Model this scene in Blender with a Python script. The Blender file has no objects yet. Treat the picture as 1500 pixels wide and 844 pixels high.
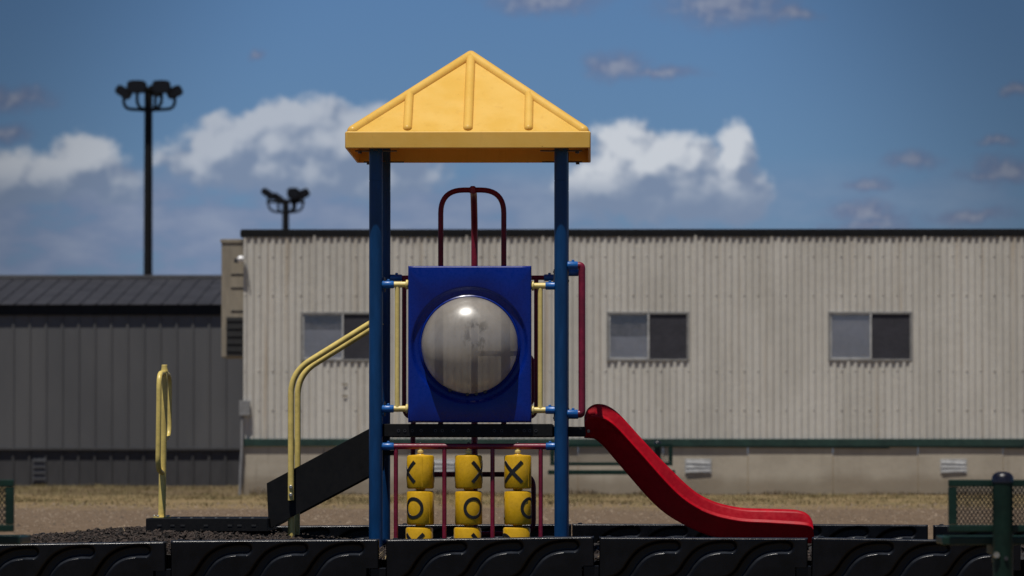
import bpy, bmesh, math, random
from mathutils import Vector, Matrix, Quaternion
from mathutils import noise as mnoise

random.seed(7)
sc = bpy.context.scene
COL = sc.collection
PI = math.pi
R = math.radians

# ------------------------------------------------------------------ camera
F = 7080.0                      # focal length in photo pixels (1500 wide)
CAMZ = 0.8
YAW = math.atan(116 / F)
PITCH = math.atan(243 / F)
cam_d = bpy.data.cameras.new('camera')
cam = bpy.data.objects.new('camera', cam_d)
COL.objects.link(cam)
cam.location = (0, 0, CAMZ)
cam.rotation_euler = (PI / 2 + PITCH, 0, YAW)
cam_d.sensor_width = 36
cam_d.lens = F / 1500 * 36
cam_d.clip_start = 0.5
cam_d.clip_end = 8000
cam_d.dof.use_dof = True
cam_d.dof.focus_distance = 30.3
cam_d.dof.aperture_fstop = 4.5
cam_d.dof.aperture_blades = 8
sc.camera = cam
CR = cam.rotation_euler.to_matrix()


def at(px, py, Y):
    """a point of the photo (1500 x 844) turned into a point of the place, Y metres away"""
    d = CR @ Vector(((px - 750) / F, -(py - 422) / F, -1))
    return Vector((0, 0, CAMZ)) + d * (Y / d.y)


def AX(px, Y):
    return at(px, 600, Y).x


def AZ(py, Y, px=700):
    return at(px, py, Y).z


# ------------------------------------------------------------------ render settings
sc.view_settings.view_transform = 'Standard'
sc.view_settings.look = 'None'
sc.view_settings.exposure = 0
sc.view_settings.gamma = 1

# ------------------------------------------------------------------ node helpers


class NT:
    def __init__(self, tree):
        self.t = tree

    def n(self, typ, **kw):
        nd = self.t.nodes.new(typ)
        for k, v in kw.items():
            setattr(nd, k, v)
        return nd

    def put(self, sock, v):
        if isinstance(v, bpy.types.NodeSocket):
            self.t.links.new(v, sock)
        elif v is not None:
            if sock.type == 'RGBA' and len(v) == 3:
                v = (*v, 1)
            sock.default_value = v

    def math(self, op, a, b=None, c=None, clamp=False):
        nd = self.n('ShaderNodeMath', operation=op, use_clamp=clamp)
        for i, v in enumerate((a, b, c)):
            if v is not None:
                self.put(nd.inputs[i], v)
        return nd.outputs[0]

    def vmath(self, op, a, b=None, c=None):
        nd = self.n('ShaderNodeVectorMath', operation=op)
        for i, v in enumerate((a, b, c)):
            if v is not None:
                self.put(nd.inputs[i], v)
        return nd.outputs['Value'] if op in ('LENGTH', 'DOT_PRODUCT', 'DISTANCE') else nd.outputs[0]

    def mix(self, fac, a, b, blend='MIX'):
        nd = self.n('ShaderNodeMix', data_type='RGBA', blend_type=blend)
        self.put(nd.inputs[0], fac)
        self.put(nd.inputs[6], a)
        self.put(nd.inputs[7], b)
        return nd.outputs[2]

    def noise(self, vec, scale=5, detail=3, rough=0.55, dist=0.0):
        nd = self.n('ShaderNodeTexNoise')
        self.put(nd.inputs['Vector'], vec)
        nd.inputs['Scale'].default_value = scale
        nd.inputs['Detail'].default_value = detail
        nd.inputs['Roughness'].default_value = rough
        nd.inputs['Distortion'].default_value = dist
        return nd.outputs['Fac']

    def smooth(self, v, lo, hi, a=0.0, b=1.0):
        nd = self.n('ShaderNodeMapRange', interpolation_type='SMOOTHSTEP')
        self.put(nd.inputs[0], v)
        for i, x in zip((1, 2, 3, 4), (lo, hi, a, b)):
            self.put(nd.inputs[i], x)
        return nd.outputs[0]

    def mapping(self, vec, scale=(1, 1, 1), loc=(0, 0, 0)):
        nd = self.n('ShaderNodeMapping')
        self.put(nd.inputs[0], vec)
        nd.inputs['Scale'].default_value = scale
        nd.inputs['Location'].default_value = loc
        return nd.outputs[0]

    def bump(self, h, strength=0.3, dist=0.01, normal=None):
        nd = self.n('ShaderNodeBump')
        nd.inputs['Strength'].default_value = strength
        nd.inputs['Distance'].default_value = dist
        self.put(nd.inputs['Height'], h)
        if normal is not None:
            self.put(nd.inputs['Normal'], normal)
        return nd.outputs[0]


def material(name):
    m = bpy.data.materials.new(name)
    m.use_nodes = True
    m.node_tree.nodes.clear()
    t = NT(m.node_tree)
    out = t.n('ShaderNodeOutputMaterial')
    bsdf = t.n('ShaderNodeBsdfPrincipled')
    t.t.links.new(bsdf.outputs[0], out.inputs[0])
    co = t.n('ShaderNodeTexCoord').outputs['Object']
    return m, t, bsdf, out, co


def hsv(c, f):
    return tuple(min(1, x * f) for x in c)


def painted(name, col, rough=0.4, dirt=0.25, scale=6, bump=0.05, bscale=90, chips=None, chip_amt=0.0,
            dust=None, spec=0.5, coat=0.0, streak=False):
    """paint or moulded plastic: mottled colour, fine bump, dust on upward faces, optional chipped spots"""
    m, t, b, out, co = material(name)
    v = t.mapping(co, (1, 1, 0.25)) if streak else co
    n1 = t.noise(v, scale, 5, 0.6)
    n2 = t.noise(v, scale * 6, 3, 0.6)
    f = t.math('MULTIPLY_ADD', n2, 0.35, t.math('MULTIPLY', n1, 0.65))
    c = t.mix(t.smooth(f, 0.35, 0.68), hsv(col, 1 - dirt), hsv(col, 1 + dirt * 0.4))
    if dust is not None:
        g = t.n('ShaderNodeNewGeometry').outputs['Normal']
        sep = t.n('ShaderNodeSeparateXYZ')
        t.put(sep.inputs[0], g)
        up = t.smooth(sep.outputs[2], 0.3, 0.95)
        c = t.mix(t.math('MULTIPLY', t.math('MULTIPLY', up, n1), dust[1]), c, dust[0])
    if chips is not None:
        k = t.noise(co, 9, 6, 0.7)
        c = t.mix(t.smooth(k, 0.74 - chip_amt, 0.77 - chip_amt), c, chips)
    t.put(b.inputs['Base Color'], c)
    t.put(b.inputs['Roughness'], t.smooth(n2, 0.25, 0.75, rough - 0.07, rough + 0.12))
    b.inputs['Specular IOR Level'].default_value = spec
    b.inputs['Coat Weight'].default_value = coat
    h = t.math('ADD', t.noise(co, bscale, 3, 0.6), t.math('MULTIPLY', t.noise(co, 5, 2), 1.6))
    t.put(b.inputs['Normal'], t.bump(h, bump, 0.01))
    return m


M = {}
# roof plastic: lets a little light through
m, t, b, out, co = material('yellow_roof_plastic')
n1 = t.noise(co, 4, 5, 0.62)
n2 = t.noise(t.mapping(co, (9, 9, 1.4)), 2.2, 4, 0.6)
c = t.mix(t.smooth(n1, 0.3, 0.7), (0.85, 0.53, 0.105), (0.885, 0.575, 0.135))
c = t.mix(t.math('MULTIPLY', t.smooth(n2, 0.55, 0.8), 0.30), c, (0.52, 0.29, 0.06))
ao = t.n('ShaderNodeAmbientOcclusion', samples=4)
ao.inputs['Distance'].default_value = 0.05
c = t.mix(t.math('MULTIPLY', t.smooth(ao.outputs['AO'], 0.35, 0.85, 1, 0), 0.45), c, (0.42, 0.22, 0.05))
sp = t.noise(co, 55, 2, 0.5)
c = t.mix(t.math('MULTIPLY', t.smooth(sp, 0.74, 0.79), 0.5), c, (0.16, 0.09, 0.03))
t.put(b.inputs['Base Color'], c)
t.put(b.inputs['Roughness'], t.smooth(n1, 0.3, 0.7, 0.32, 0.5))
b.inputs['Specular IOR Level'].default_value = 0.3
t.put(b.inputs['Normal'], t.bump(t.math('ADD', t.noise(co, 120, 3), t.math('MULTIPLY', n1, 2.5)), 0.05, 0.01))
tr = t.n('ShaderNodeBsdfTranslucent')
tr.inputs[0].default_value = (0.95, 0.47, 0.03, 1)
mx = t.n('ShaderNodeMixShader')
mx.inputs[0].default_value = 0.24
t.t.links.new(b.outputs[0], mx.inputs[1])
t.t.links.new(tr.outputs[0], mx.inputs[2])
t.t.links.new(mx.outputs[0], out.inputs[0])
M['roof'] = m

M['post_blue'] = painted('blue_post_paint', (0.002, 0.044, 0.145), 0.34, 0.3, 5, 0.03, spec=0.3, chips=(0.30, 0.22, 0.17), chip_amt=0.0, streak=True)
M['post_worn'] = painted('worn_blue_post_paint', (0.002, 0.042, 0.15), 0.4, 0.35, 5, 0.04, spec=0.3, chips=(0.55, 0.42, 0.36), chip_amt=0.075, streak=True)
M['clamp'] = painted('blue_clamp_paint', (0.006, 0.11, 0.38), 0.35, 0.25, 20, 0.03)
M['dark_bolt'] = painted('dark_bolt_metal', (0.03, 0.03, 0.035), 0.4, 0.3, 30, 0.03)
M['steel'] = painted('bright_bolt_steel', (0.5, 0.48, 0.42), 0.3, 0.3, 30, 0.03)
M['steel'].node_tree.nodes['Principled BSDF'].inputs['Metallic'].default_value = 0.9
M['panel'] = painted('blue_panel_plastic', (0.0006, 0.016, 0.195), 0.28, 0.16, 7, 0.02, 160, spec=0.3)
def scuff(mat, col, amt, sc_=(30, 30, 6), th=0.66):
    t = NT(mat.node_tree)
    b = mat.node_tree.nodes['Principled BSDF']
    old = b.inputs['Base Color'].links[0].from_socket
    co = t.n('ShaderNodeTexCoord').outputs['Object']
    a = t.smooth(t.noise(t.mapping(co, sc_), 1.0, 6, 0.72), th, th + 0.10)
    z = t.smooth(t.noise(co, 2.3, 3, 0.6), 0.45, 0.65)
    c = t.mix(t.math('MULTIPLY', t.math('MULTIPLY', a, z), amt), old, col)
    t.put(b.inputs['Base Color'], c)


scuff(M['panel'], (0.02, 0.07, 0.36), 0.40, (26, 26, 9), 0.60)
M['rail_yellow'] = painted('pale_yellow_pipe_paint', (0.76, 0.60, 0.20), 0.38, 0.18, 8, 0.03, chips=(0.2, 0.13, 0.06), chip_amt=-0.01)
M['hand_yellow'] = painted('yellow_handrail_paint', (0.70, 0.54, 0.155), 0.36, 0.22, 8, 0.03, chips=(0.12, 0.08, 0.03), chip_amt=-0.01)
M['maroon'] = painted('maroon_pipe_paint', (0.17, 0.004, 0.02), 0.4, 0.3, 8, 0.03, spec=0.3, chips=(0.42, 0.27, 0.17), chip_amt=0.012)
M['spine'] = painted('worn_red_pipe_paint', (0.22, 0.006, 0.028), 0.38, 0.3, 8, 0.03, chips=(0.45, 0.30, 0.18), chip_amt=0.045)
M['pink'] = painted('faded_red_pipe_paint', (0.19, 0.004, 0.028), 0.42, 0.35, 9, 0.03, chips=(0.5, 0.3, 0.3), chip_amt=0.0)
M['deck'] = painted('black_deck_vinyl', (0.0045, 0.0045, 0.005), 0.55, 0.4, 12, 0.12, 120, spec=0.22)
M['stair'] = painted('black_stair_steel', (0.0045, 0.0045, 0.005), 0.6, 0.3, 6, 0.06, 120, spec=0.2)
M['slide'] = painted('red_slide_plastic', (0.40, 0.0022, 0.011), 0.40, 0.2, 6, 0.03, 130, spec=0.22)
scuff(M['slide'], (0.46, 0.10, 0.11), 0.45, (16, 40, 34), 0.60)
M['cyl'] = painted('yellow_cylinder_plastic', (0.70, 0.395, 0.010), 0.30, 0.18, 9, 0.03, 110, dust=((0.5, 0.36, 0.14), 0.25), spec=0.35)
M['ink'] = painted('black_moulded_mark', (0.008, 0.008, 0.008), 0.5, 0.2, 20, 0.02)
M['green'] = painted('dark_green_bench_coating', (0.003, 0.022, 0.015), 0.42, 0.3, 12, 0.05, 140, spec=0.3)
M['bench_post'] = painted('black_green_post_coating', (0.0035, 0.016, 0.011), 0.45, 0.3, 10, 0.05, 140, spec=0.2)
M['bench_cap'] = painted('black_post_cap', (0.006, 0.006, 0.012), 0.3, 0.3, 10, 0.04)
M['mesh'] = painted('black_mesh_coating', (0.003, 0.005, 0.004), 0.45, 0.3, 12, 0.05)
M['lamp'] = painted('dark_floodlight_metal', (0.003, 0.003, 0.0035), 0.7, 0.3, 4, 0.03, spec=0.12)
M['pole'] = painted('dark_weathered_pole', (0.009, 0.009, 0.010), 0.6, 0.3, 2, 0.03, streak=True, spec=0.2)
M['glass_lamp'] = painted('floodlight_glass', (0.012, 0.012, 0.014), 0.3, 0.1, 5, 0.0, spec=0.2)
M['black_trim'] = painted('black_roof_trim', (0.005, 0.005, 0.0055), 0.55, 0.3, 2, 0.03, spec=0.25)
M['green_trim'] = painted('dark_green_sill_band', (0.012, 0.040, 0.030), 0.5, 0.35, 3, 0.03)
M['alu'] = painted('window_aluminium', (0.24, 0.235, 0.225), 0.4, 0.25, 6, 0.02)
M['vent'] = painted('galvanised_vent', (0.46, 0.46, 0.45), 0.38, 0.35, 6, 0.05)
M['grey_vent'] = painted('dark_grey_vent', (0.085, 0.087, 0.095), 0.6, 0.25, 4, 0.02)
M['box_grey'] = painted('grey_meter_box', (0.24, 0.24, 0.24), 0.5, 0.25, 6, 0.02)
M['white_lamp'] = painted('white_wall_lamp', (0.75, 0.75, 0.75), 0.3, 0.1, 6, 0.0)
M['ac'] = painted('beige_cooler_casing', (0.27, 0.235, 0.18), 0.55, 0.25, 3, 0.02, streak=True)
M['ac_dark'] = painted('cooler_grille_dark', (0.02, 0.02, 0.02), 0.6, 0.25, 6, 0.0)
M['screen'] = painted('dark_insect_screen', (0.030, 0.029, 0.038), 0.6, 0.3, 3, 0.02)
M['interior'] = painted('dim_interior', (0.03, 0.03, 0.03), 0.9, 0.2, 3, 0.0)

# border timber: black recycled plastic with dust, scuffs and a painted bluish top sheen
m, t, b, out, co = material('black_border_plastic')
n1 = t.noise(co, 7, 6, 0.65)
g = t.n('ShaderNodeNewGeometry').outputs['Normal']
sep = t.n('ShaderNodeSeparateXYZ')
t.put(sep.inputs[0], g)
up = t.smooth(sep.outputs[2], 0.2, 0.95)
c = t.mix(t.smooth(n1, 0.35, 0.7), (0.0020, 0.0020, 0.0024), (0.0045, 0.0045, 0.0055))
c = t.mix(t.math('MULTIPLY', t.math('MULTIPLY', up, n1), 0.6), c, (0.06, 0.070, 0.09))  # dust on upward faces, its blue painting in the sky sheen
c = t.mix(t.math('MULTIPLY', t.smooth(t.noise(t.mapping(co, (1, 1, 5)), 26, 4, 0.7), 0.68, 0.8), 0.25), c, (0.05, 0.048, 0.046))
t.put(b.inputs['Base Color'], c)
t.put(b.inputs['Roughness'], t.smooth(n1, 0.3, 0.7, 0.20, 0.34))
b.inputs['Specular IOR Level'].default_value = 0.2
t.put(b.inputs['Normal'], t.bump(t.math('ADD', t.noise(co, 150, 3, 0.7), t.math('MULTIPLY', n1, 2.0)), 0.07, 0.01))
M['border'] = m

# corrugated siding: beige paint with rust streaks and grime
m, t, b, out, co = material('beige_siding_paint')
n1 = t.noise(t.mapping(co, (1.2, 1, 0.35)), 1.3, 5, 0.6)
st = t.noise(t.mapping(co, (3.2, 1, 0.10)), 1.6, 5, 0.65)
st2 = t.noise(t.mapping(co, (13, 1, 0.22)), 1.0, 4, 0.6)
c = t.mix(t.smooth(n1, 0.3, 0.7), (0.47, 0.447, 0.398), (0.565, 0.54, 0.488))
c = t.mix(t.math('MULTIPLY', t.smooth(st, 0.56, 0.74), 0.55), c, (0.36, 0.27, 0.17))
c = t.mix(t.math('MULTIPLY', t.smooth(st2, 0.60, 0.78), 0.45), c, (0.30, 0.25, 0.19))
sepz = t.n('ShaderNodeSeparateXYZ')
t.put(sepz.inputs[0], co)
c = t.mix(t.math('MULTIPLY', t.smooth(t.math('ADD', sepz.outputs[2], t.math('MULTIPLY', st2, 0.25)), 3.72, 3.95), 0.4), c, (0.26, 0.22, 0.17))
t.put(b.inputs['Base Color'], c)
b.inputs['Roughness'].default_value = 0.6
t.put(b.inputs['Normal'], t.bump(t.math('ADD', t.noise(t.mapping(co, (2.2, 1, 0.8)), 1.6, 3), t.math('MULTIPLY', t.noise(co, 7, 3), 0.35)), 0.30, 0.03))
M['siding'] = m

m, t, b, out, co = material('beige_skirting_board')
n1 = t.noise(co, 1.6, 6, 0.62)
n2 = t.noise(t.mapping(co, (6, 1, 0.6)), 1.5, 4, 0.6)
sepz = t.n('ShaderNodeSeparateXYZ')
t.put(sepz.inputs[0], co)
c = t.mix(t.smooth(n1, 0.3, 0.7), (0.345, 0.30, 0.235), (0.43, 0.38, 0.30))
c = t.mix(t.math('MULTIPLY', t.smooth(n2, 0.56, 0.75), 0.4), c, (0.24, 0.20, 0.15))
low = t.smooth(t.math('ADD', sepz.outputs[2], t.math('MULTIPLY', n1, 0.25)), 0.26, 0.48, 1, 0)
c = t.mix(t.math('MULTIPLY', low, 0.6), c, (0.20, 0.155, 0.10))
t.put(b.inputs['Base Color'], c)
b.inputs['Roughness'].default_value = 0.8
t.put(b.inputs['Normal'], t.bump(t.noise(co, 14, 4), 0.15, 0.02))
M['skirt'] = m

m, t, b, out, co = material('grey_ribbed_wall_paint')
n1 = t.noise(t.mapping(co, (1, 1, 0.3)), 1.2, 5, 0.6)
c = t.mix(t.smooth(n1, 0.3, 0.7), (0.078, 0.078, 0.080), (0.098, 0.097, 0.097))
t.put(b.inputs['Base Color'], c)
b.inputs['Roughness'].default_value = 0.55
M['grey_wall'] = m
M['grey_base'] = painted('dark_base_panel', (0.046, 0.045, 0.047), 0.7, 0.3, 2, 0.03, streak=True)
M['grey_roof'] = painted('dark_seam_roof', (0.034, 0.034, 0.040), 0.62, 0.3, 2, 0.03, spec=0.25)

# window glass and blinds
m, t, b, out, co = material('window_glass')
trn = t.n('ShaderNodeBsdfTransparent')
trn.inputs[0].default_value = (0.86, 0.86, 0.86, 1)
gl = t.n('ShaderNodeBsdfGlossy')
gl.inputs['Roughness'].default_value = 0.03
gl.inputs['Color'].default_value = (0.9, 0.92, 1, 1)
t.put(gl.inputs['Normal'], t.bump(t.noise(co, 2.5, 2), 0.06, 0.05))
lw = t.n('ShaderNodeFresnel')
lw.inputs[0].default_value = 1.45
mx = t.n('ShaderNodeMixShader')
t.put(mx.inputs[0], t.math('MULTIPLY_ADD', lw.outputs[0], 0.7, 0.03, clamp=True))
t.t.links.new(trn.outputs[0], mx.inputs[1])
t.t.links.new(gl.outputs[0], mx.inputs[2])
t.t.links.new(mx.outputs[0], out.inputs[0])
M['glass'] = m
M['blind'] = painted('pale_blind_slats', (0.88, 0.85, 0.86), 0.6, 0.15, 3, 0.0)
M['curtain'] = painted('grey_curtain', (0.56, 0.51, 0.50), 0.8, 0.3, 5, 0.0)

# hazy plastic of the bubble window
m, t, b, out, co = material('hazy_bubble_plastic')
n1 = t.noise(co, 5, 6, 0.65)
n2 = t.noise(t.mapping(co, (1, 1, 0.5)), 22, 5, 0.7)
sc1 = t.noise(t.mapping(co, (1, 1, 0.55), (3, 1, 0)), 15, 5, 0.7)
trn = t.n('ShaderNodeBsdfTransparent')
trn.inputs[0].default_value = (0.70, 0.65, 0.57, 1)
haze = t.n('ShaderNodeBsdfDiffuse')
c = t.mix(t.smooth(n1, 0.3, 0.7), (0.43, 0.395, 0.345), (0.56, 0.52, 0.47))
rub = t.vmath('LENGTH', t.vmath('MULTIPLY', t.vmath('SUBTRACT', co, (0.055, 0.0, 1.33)), (9, 0, 5.5)))
rubm = t.math('MULTIPLY', t.smooth(rub, 0.45, 1.0, 1, 0), t.smooth(sc1, 0.50, 0.60))
c = t.mix(t.math('MULTIPLY', rubm, 0.6), c, (0.06, 0.055, 0.05))
t.put(haze.inputs[0], c)
hz2 = t.n('ShaderNodeBsdfTranslucent')
hz2.inputs[0].default_value = (0.54, 0.45, 0.32, 1)
mh = t.n('ShaderNodeMixShader')
mh.inputs[0].default_value = 0.5
t.t.links.new(haze.outputs[0], mh.inputs[1])
t.t.links.new(hz2.outputs[0], mh.inputs[2])
mx = t.n('ShaderNodeMixShader')
t.put(mx.inputs[0], t.smooth(n2, 0.2, 0.8, 0.76, 0.88))
t.t.links.new(trn.outputs[0], mx.inputs[1])
t.t.links.new(mh.outputs[0], mx.inputs[2])
gl = t.n('ShaderNodeBsdfGlossy')
t.put(gl.inputs['Roughness'], t.smooth(n2, 0.2, 0.8, 0.27, 0.42))
fr = t.n('ShaderNodeFresnel')
fr.inputs[0].default_value = 1.5
mg = t.n('ShaderNodeMixShader')
t.put(mg.inputs[0], t.math('MULTIPLY_ADD', fr.outputs[0], 0.9, 0.05, clamp=True))
t.t.links.new(mx.outputs[0], mg.inputs[1])
t.t.links.new(gl.outputs[0], mg.inputs[2])
t.t.links.new(mg.outputs[0], out.inputs[0])
M['dome'] = m

# ground: bands of dirt and dry grass
m, t, b, out, co = material('dry_ground')
sx = t.n('ShaderNodeSeparateXYZ')
t.put(sx.inputs[0], co)
nb = t.noise(t.mapping(co, (0.35, 0.25, 1)), 1.0, 5, 0.62)
nf = t.noise(co, 9, 6, 0.72)
nm = t.noise(t.mapping(co, (1, 0.5, 1)), 1.7, 5, 0.6)
yy = t.math('MULTIPLY_ADD', t.math('SUBTRACT', nb, 0.5), 12, sx.outputs[1])
dirt = t.mix(t.smooth(nf, 0.3, 0.72), (0.100, 0.069, 0.044), (0.215, 0.153, 0.102))
straw = t.mix(t.smooth(nf, 0.3, 0.7), (0.160, 0.112, 0.054), (0.30, 0.217, 0.112))
green = t.mix(t.smooth(nf, 0.3, 0.7), (0.075, 0.075, 0.028), (0.14, 0.125, 0.05))
gr = t.mix(t.math('MULTIPLY', t.smooth(nm, 0.50, 0.68), 0.75), straw, green)
patch = t.noise(t.mapping(co, (0.9, 0.30, 1)), 1.1, 6, 0.68)
c = t.mix(t.smooth(t.math('MULTIPLY_ADD', patch, 9, yy), 55, 62), dirt, gr)
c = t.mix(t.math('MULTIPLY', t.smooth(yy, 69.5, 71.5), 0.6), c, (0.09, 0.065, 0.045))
c = t.mix(t.smooth(yy, 24, 30, 1, 0), c, gr)
t.put(b.inputs['Base Color'], c)
b.inputs['Roughness'].default_value = 0.95
b.inputs['Specular IOR Level'].default_value = 0.15
t.put(b.inputs['Normal'], t.bump(t.math('ADD', nf, t.noise(co, 40, 4, 0.7)), 0.6, 0.05))
M['ground'] = m


def chip_mat(name, c0, c1, rough=0.8):
    m, t, b, out, co = material(name)
    g = t.n('ShaderNodeNewGeometry').outputs['Random Per Island']
    t.put(b.inputs['Base Color'], t.mix(g, c0, c1))
    b.inputs['Roughness'].default_value = rough
    b.inputs['Specular IOR Level'].default_value = 0.3
    return m


M['mulch_base'] = painted('dark_mulch_bed', (0.018, 0.015, 0.013), 0.9, 0.4, 30, 0.5, 60)
M['mulch'] = chip_mat('dark_mulch_chips', (0.004, 0.0035, 0.0035), (0.062, 0.044, 0.035))
M['straw'] = chip_mat('dry_straw', (0.16, 0.115, 0.05), (0.38, 0.29, 0.15))
M['turf'] = chip_mat('dry_turf_blades', (0.105, 0.088, 0.036), (0.235, 0.18, 0.085))
M['weed'] = chip_mat('dead_weed_blades', (0.05, 0.035, 0.02), (0.16, 0.11, 0.06))
M['clod'] = chip_mat('dirt_clods', (0.09, 0.065, 0.045), (0.24, 0.18, 0.125))

# ------------------------------------------------------------------ mesh helpers


def fillet_path(pts, rad, n=7):
    """round the corners of a polyline"""
    pts = [Vector(p) for p in pts]
    if rad <= 0 or len(pts) < 3:
        return pts
    out = [pts[0]]
    for i in range(1, len(pts) - 1):
        p, a, c = pts[i], pts[i - 1], pts[i + 1]
        d1, d2 = (a - p), (c - p)
        l1, l2 = d1.length, d2.length
        d1.normalize()
        d2.normalize()
        r = min(rad, l1 * 0.48, l2 * 0.48)
        if d1.dot(d2) < -0.999:
            out.append(p)
            continue
        s, e = p + d1 * r, p + d2 * r
        for k in range(n + 1):
            u = k / n
            out.append((1 - u) ** 2 * s + 2 * u * (1 - u) * p + u * u * e)
    out.append(pts[-1])
    return out


def catmull(pts, sub):
    res = []
    n = len(pts)
    for i in range(n - 1):
        p0 = pts[max(i - 1, 0)]
        p1 = pts[i]
        p2 = pts[i + 1]
        p3 = pts[min(i + 2, n - 1)]
        for k in range(sub):
            u = k / sub
            res.append(0.5 * ((2 * p1) + (p2 - p0) * u + (2 * p0 - 5 * p1 + 4 * p2 - p3) * u * u + (3 * p1 - p0 - 3 * p2 + p3) * u ** 3))
    res.append(pts[-1])
    return res


class MB:
    def __init__(self):
        self.bm = bmesh.new()
        self.mi = 0
        self.flat = False

    def face(self, vs):
        try:
            f = self.bm.faces.new(vs)
            f.material_index = self.mi
            return f
        except ValueError:
            return None

    def box(self, lo, hi, bevel=0.0, seg=2, rot=None, pivot=None):
        x0, y0, z0 = lo
        x1, y1, z1 = hi
        vs = [self.bm.verts.new(p) for p in ((x0, y0, z0), (x1, y0, z0), (x1, y1, z0), (x0, y1, z0), (x0, y0, z1), (x1, y0, z1), (x1, y1, z1), (x0, y1, z1))]
        fs = [self.face([vs[i] for i in q]) for q in ((3, 2, 1, 0), (4, 5, 6, 7), (0, 1, 5, 4), (1, 2, 6, 5), (2, 3, 7, 6), (3, 0, 4, 7))]
        allv = vs
        if bevel > 0:
            self.flat = True
            es = list({e for f in fs for e in f.edges})
            r = bmesh.ops.bevel(self.bm, geom=vs + es, offset=bevel, segments=seg, profile=0.5, affect='EDGES')
            allv = list({v for f in r['faces'] for v in f.verts})
            for f in r['faces']:
                f.material_index = self.mi
        if rot is not None:
            pv = Vector(pivot) if pivot is not None else Vector(((x0 + x1) / 2, (y0 + y1) / 2, (z0 + z1) / 2))
            for v in allv:
                v.co = pv + rot @ (v.co - pv)
        return self

    def tube(self, pts, r, seg=14, fillet=0.0, n=7, caps=True, round_caps=False):
        pts = fillet_path(pts, fillet, n)
        P = []
        for p in pts:
            p = Vector(p)
            if not P or (p - P[-1]).length > 1e-6:
                P.append(p)
        rr = r if callable(r) else (lambda u: r)
        tans = []
        for i in range(len(P)):
            a = P[max(i - 1, 0)]
            c = P[min(i + 1, len(P) - 1)]
            tans.append((c - a).normalized())
        nrm = tans[0].orthogonal().normalized()
        rings = []

        def ring(c, t, rad, nv):
            bn = t.cross(nv)
            return [self.bm.verts.new(c + (nv * math.cos(2 * PI * k / seg) + bn * math.sin(2 * PI * k / seg)) * rad) for k in range(seg)]
        if round_caps:
            for k in range(1, 5):
                a = k / 5 * PI / 2
                rings.append(ring(P[0] - tans[0] * rr(0) * math.cos(a), tans[0], rr(0) * math.sin(a), nrm))
        for i, p in enumerate(P):
            if i > 0:
                q = tans[i - 1].rotation_difference(tans[i])
                nrm = (q @ nrm).normalized()
            rings.append(ring(p, tans[i], rr(i / max(1, len(P) - 1)), nrm))
        if round_caps:
            for k in range(4, 0, -1):
                a = k / 5 * PI / 2
                rings.append(ring(P[-1] + tans[-1] * rr(1) * math.cos(a), tans[-1], rr(1) * math.sin(a), nrm))
        for A, B in zip(rings, rings[1:]):
            for k in range(seg):
                self.face([A[k], A[(k + 1) % seg], B[(k + 1) % seg], B[k]])
        if caps:
            self.face(list(reversed(rings[0])))
            self.face(rings[-1])
        return self

    def lathe(self, prof, c, axis='Z', seg=40, caps=True):
        """prof: (radius, height) pairs; axis of turning through c"""
        c = Vector(c)
        rings = []
        for r, h in prof:
            ring = []
            for k in range(seg):
                a = 2 * PI * k / seg
                u, w = r * math.cos(a), r * math.sin(a)
                if axis == 'Z':
                    p = Vector((u, w, h))
                elif axis == 'Y':
                    p = Vector((u, h, -w))
                else:
                    p = Vector((h, u, w))
                ring.append(self.bm.verts.new(c + p))
            rings.append(ring)
        for A, B in zip(rings, rings[1:]):
            for k in range(seg):
                self.face([A[k], A[(k + 1) % seg], B[(k + 1) % seg], B[k]])
        if caps:
            self.face(list(reversed(rings[0])))
            self.face(rings[-1])
        return self

    def prism(self, poly, y0, y1, bevel=0.0):
        """a polygon of (x, z) pairs pushed from y0 to y1"""
        a = [self.bm.verts.new((x, y0, z)) for x, z in poly]
        b = [self.bm.verts.new((x, y1, z)) for x, z in poly]
        n = len(poly)
        fs = [self.face(a), self.face(list(reversed(b)))]
        for k in range(n):
            fs.append(self.face([a[k], b[k], b[(k + 1) % n], a[(k + 1) % n]]))
        if bevel > 0:
            self.flat = True
            es = list({e for f in fs if f for e in f.edges})
            r = bmesh.ops.bevel(self.bm, geom=a + b + es, offset=bevel, segments=2, profile=0.5, affect='EDGES')
            for f in r['faces']:
                f.material_index = self.mi
        return self

    def build(self, name, mats, parent=None, sharp=38, smooth=True):
        bm = self.bm
        bmesh.ops.recalc_face_normals(bm, faces=bm.faces[:])
        org = origin_of(parent)
        for v in bm.verts:
            v.co -= org
        if smooth:
            for f in bm.faces:
                f.smooth = True
            lim = R(sharp)
            for e in bm.edges:
                if len(e.link_faces) == 2 and e.calc_face_angle(0) > lim:
                    e.smooth = False
        me = bpy.data.meshes.new(name)
        bm.to_mesh(me)
        bm.free()
        if not isinstance(mats, (list, tuple)):
            mats = [mats]
        for mm in mats:
            me.materials.append(M[mm] if isinstance(mm, str) else mm)
        o = bpy.data.objects.new(name, me)
        COL.objects.link(o)
        if self.flat and smooth:
            wn = o.modifiers.new('WeightedNormal', 'WEIGHTED_NORMAL')
            wn.keep_sharp = True
            wn.weight = 100
        if parent is not None:
            o.parent = parent
        return o


def origin_of(o):
    v = Vector((0, 0, 0))
    while o is not None:
        v += o.location
        o = o.parent
    return v


def thing(name, label, cat, loc, group=None):
    o = bpy.data.objects.new(name, None)
    COL.objects.link(o)
    o.empty_display_size = 0.3
    o.location = loc
    o['label'] = label
    o['category'] = cat
    if group:
        o['group'] = group
    return o


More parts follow.
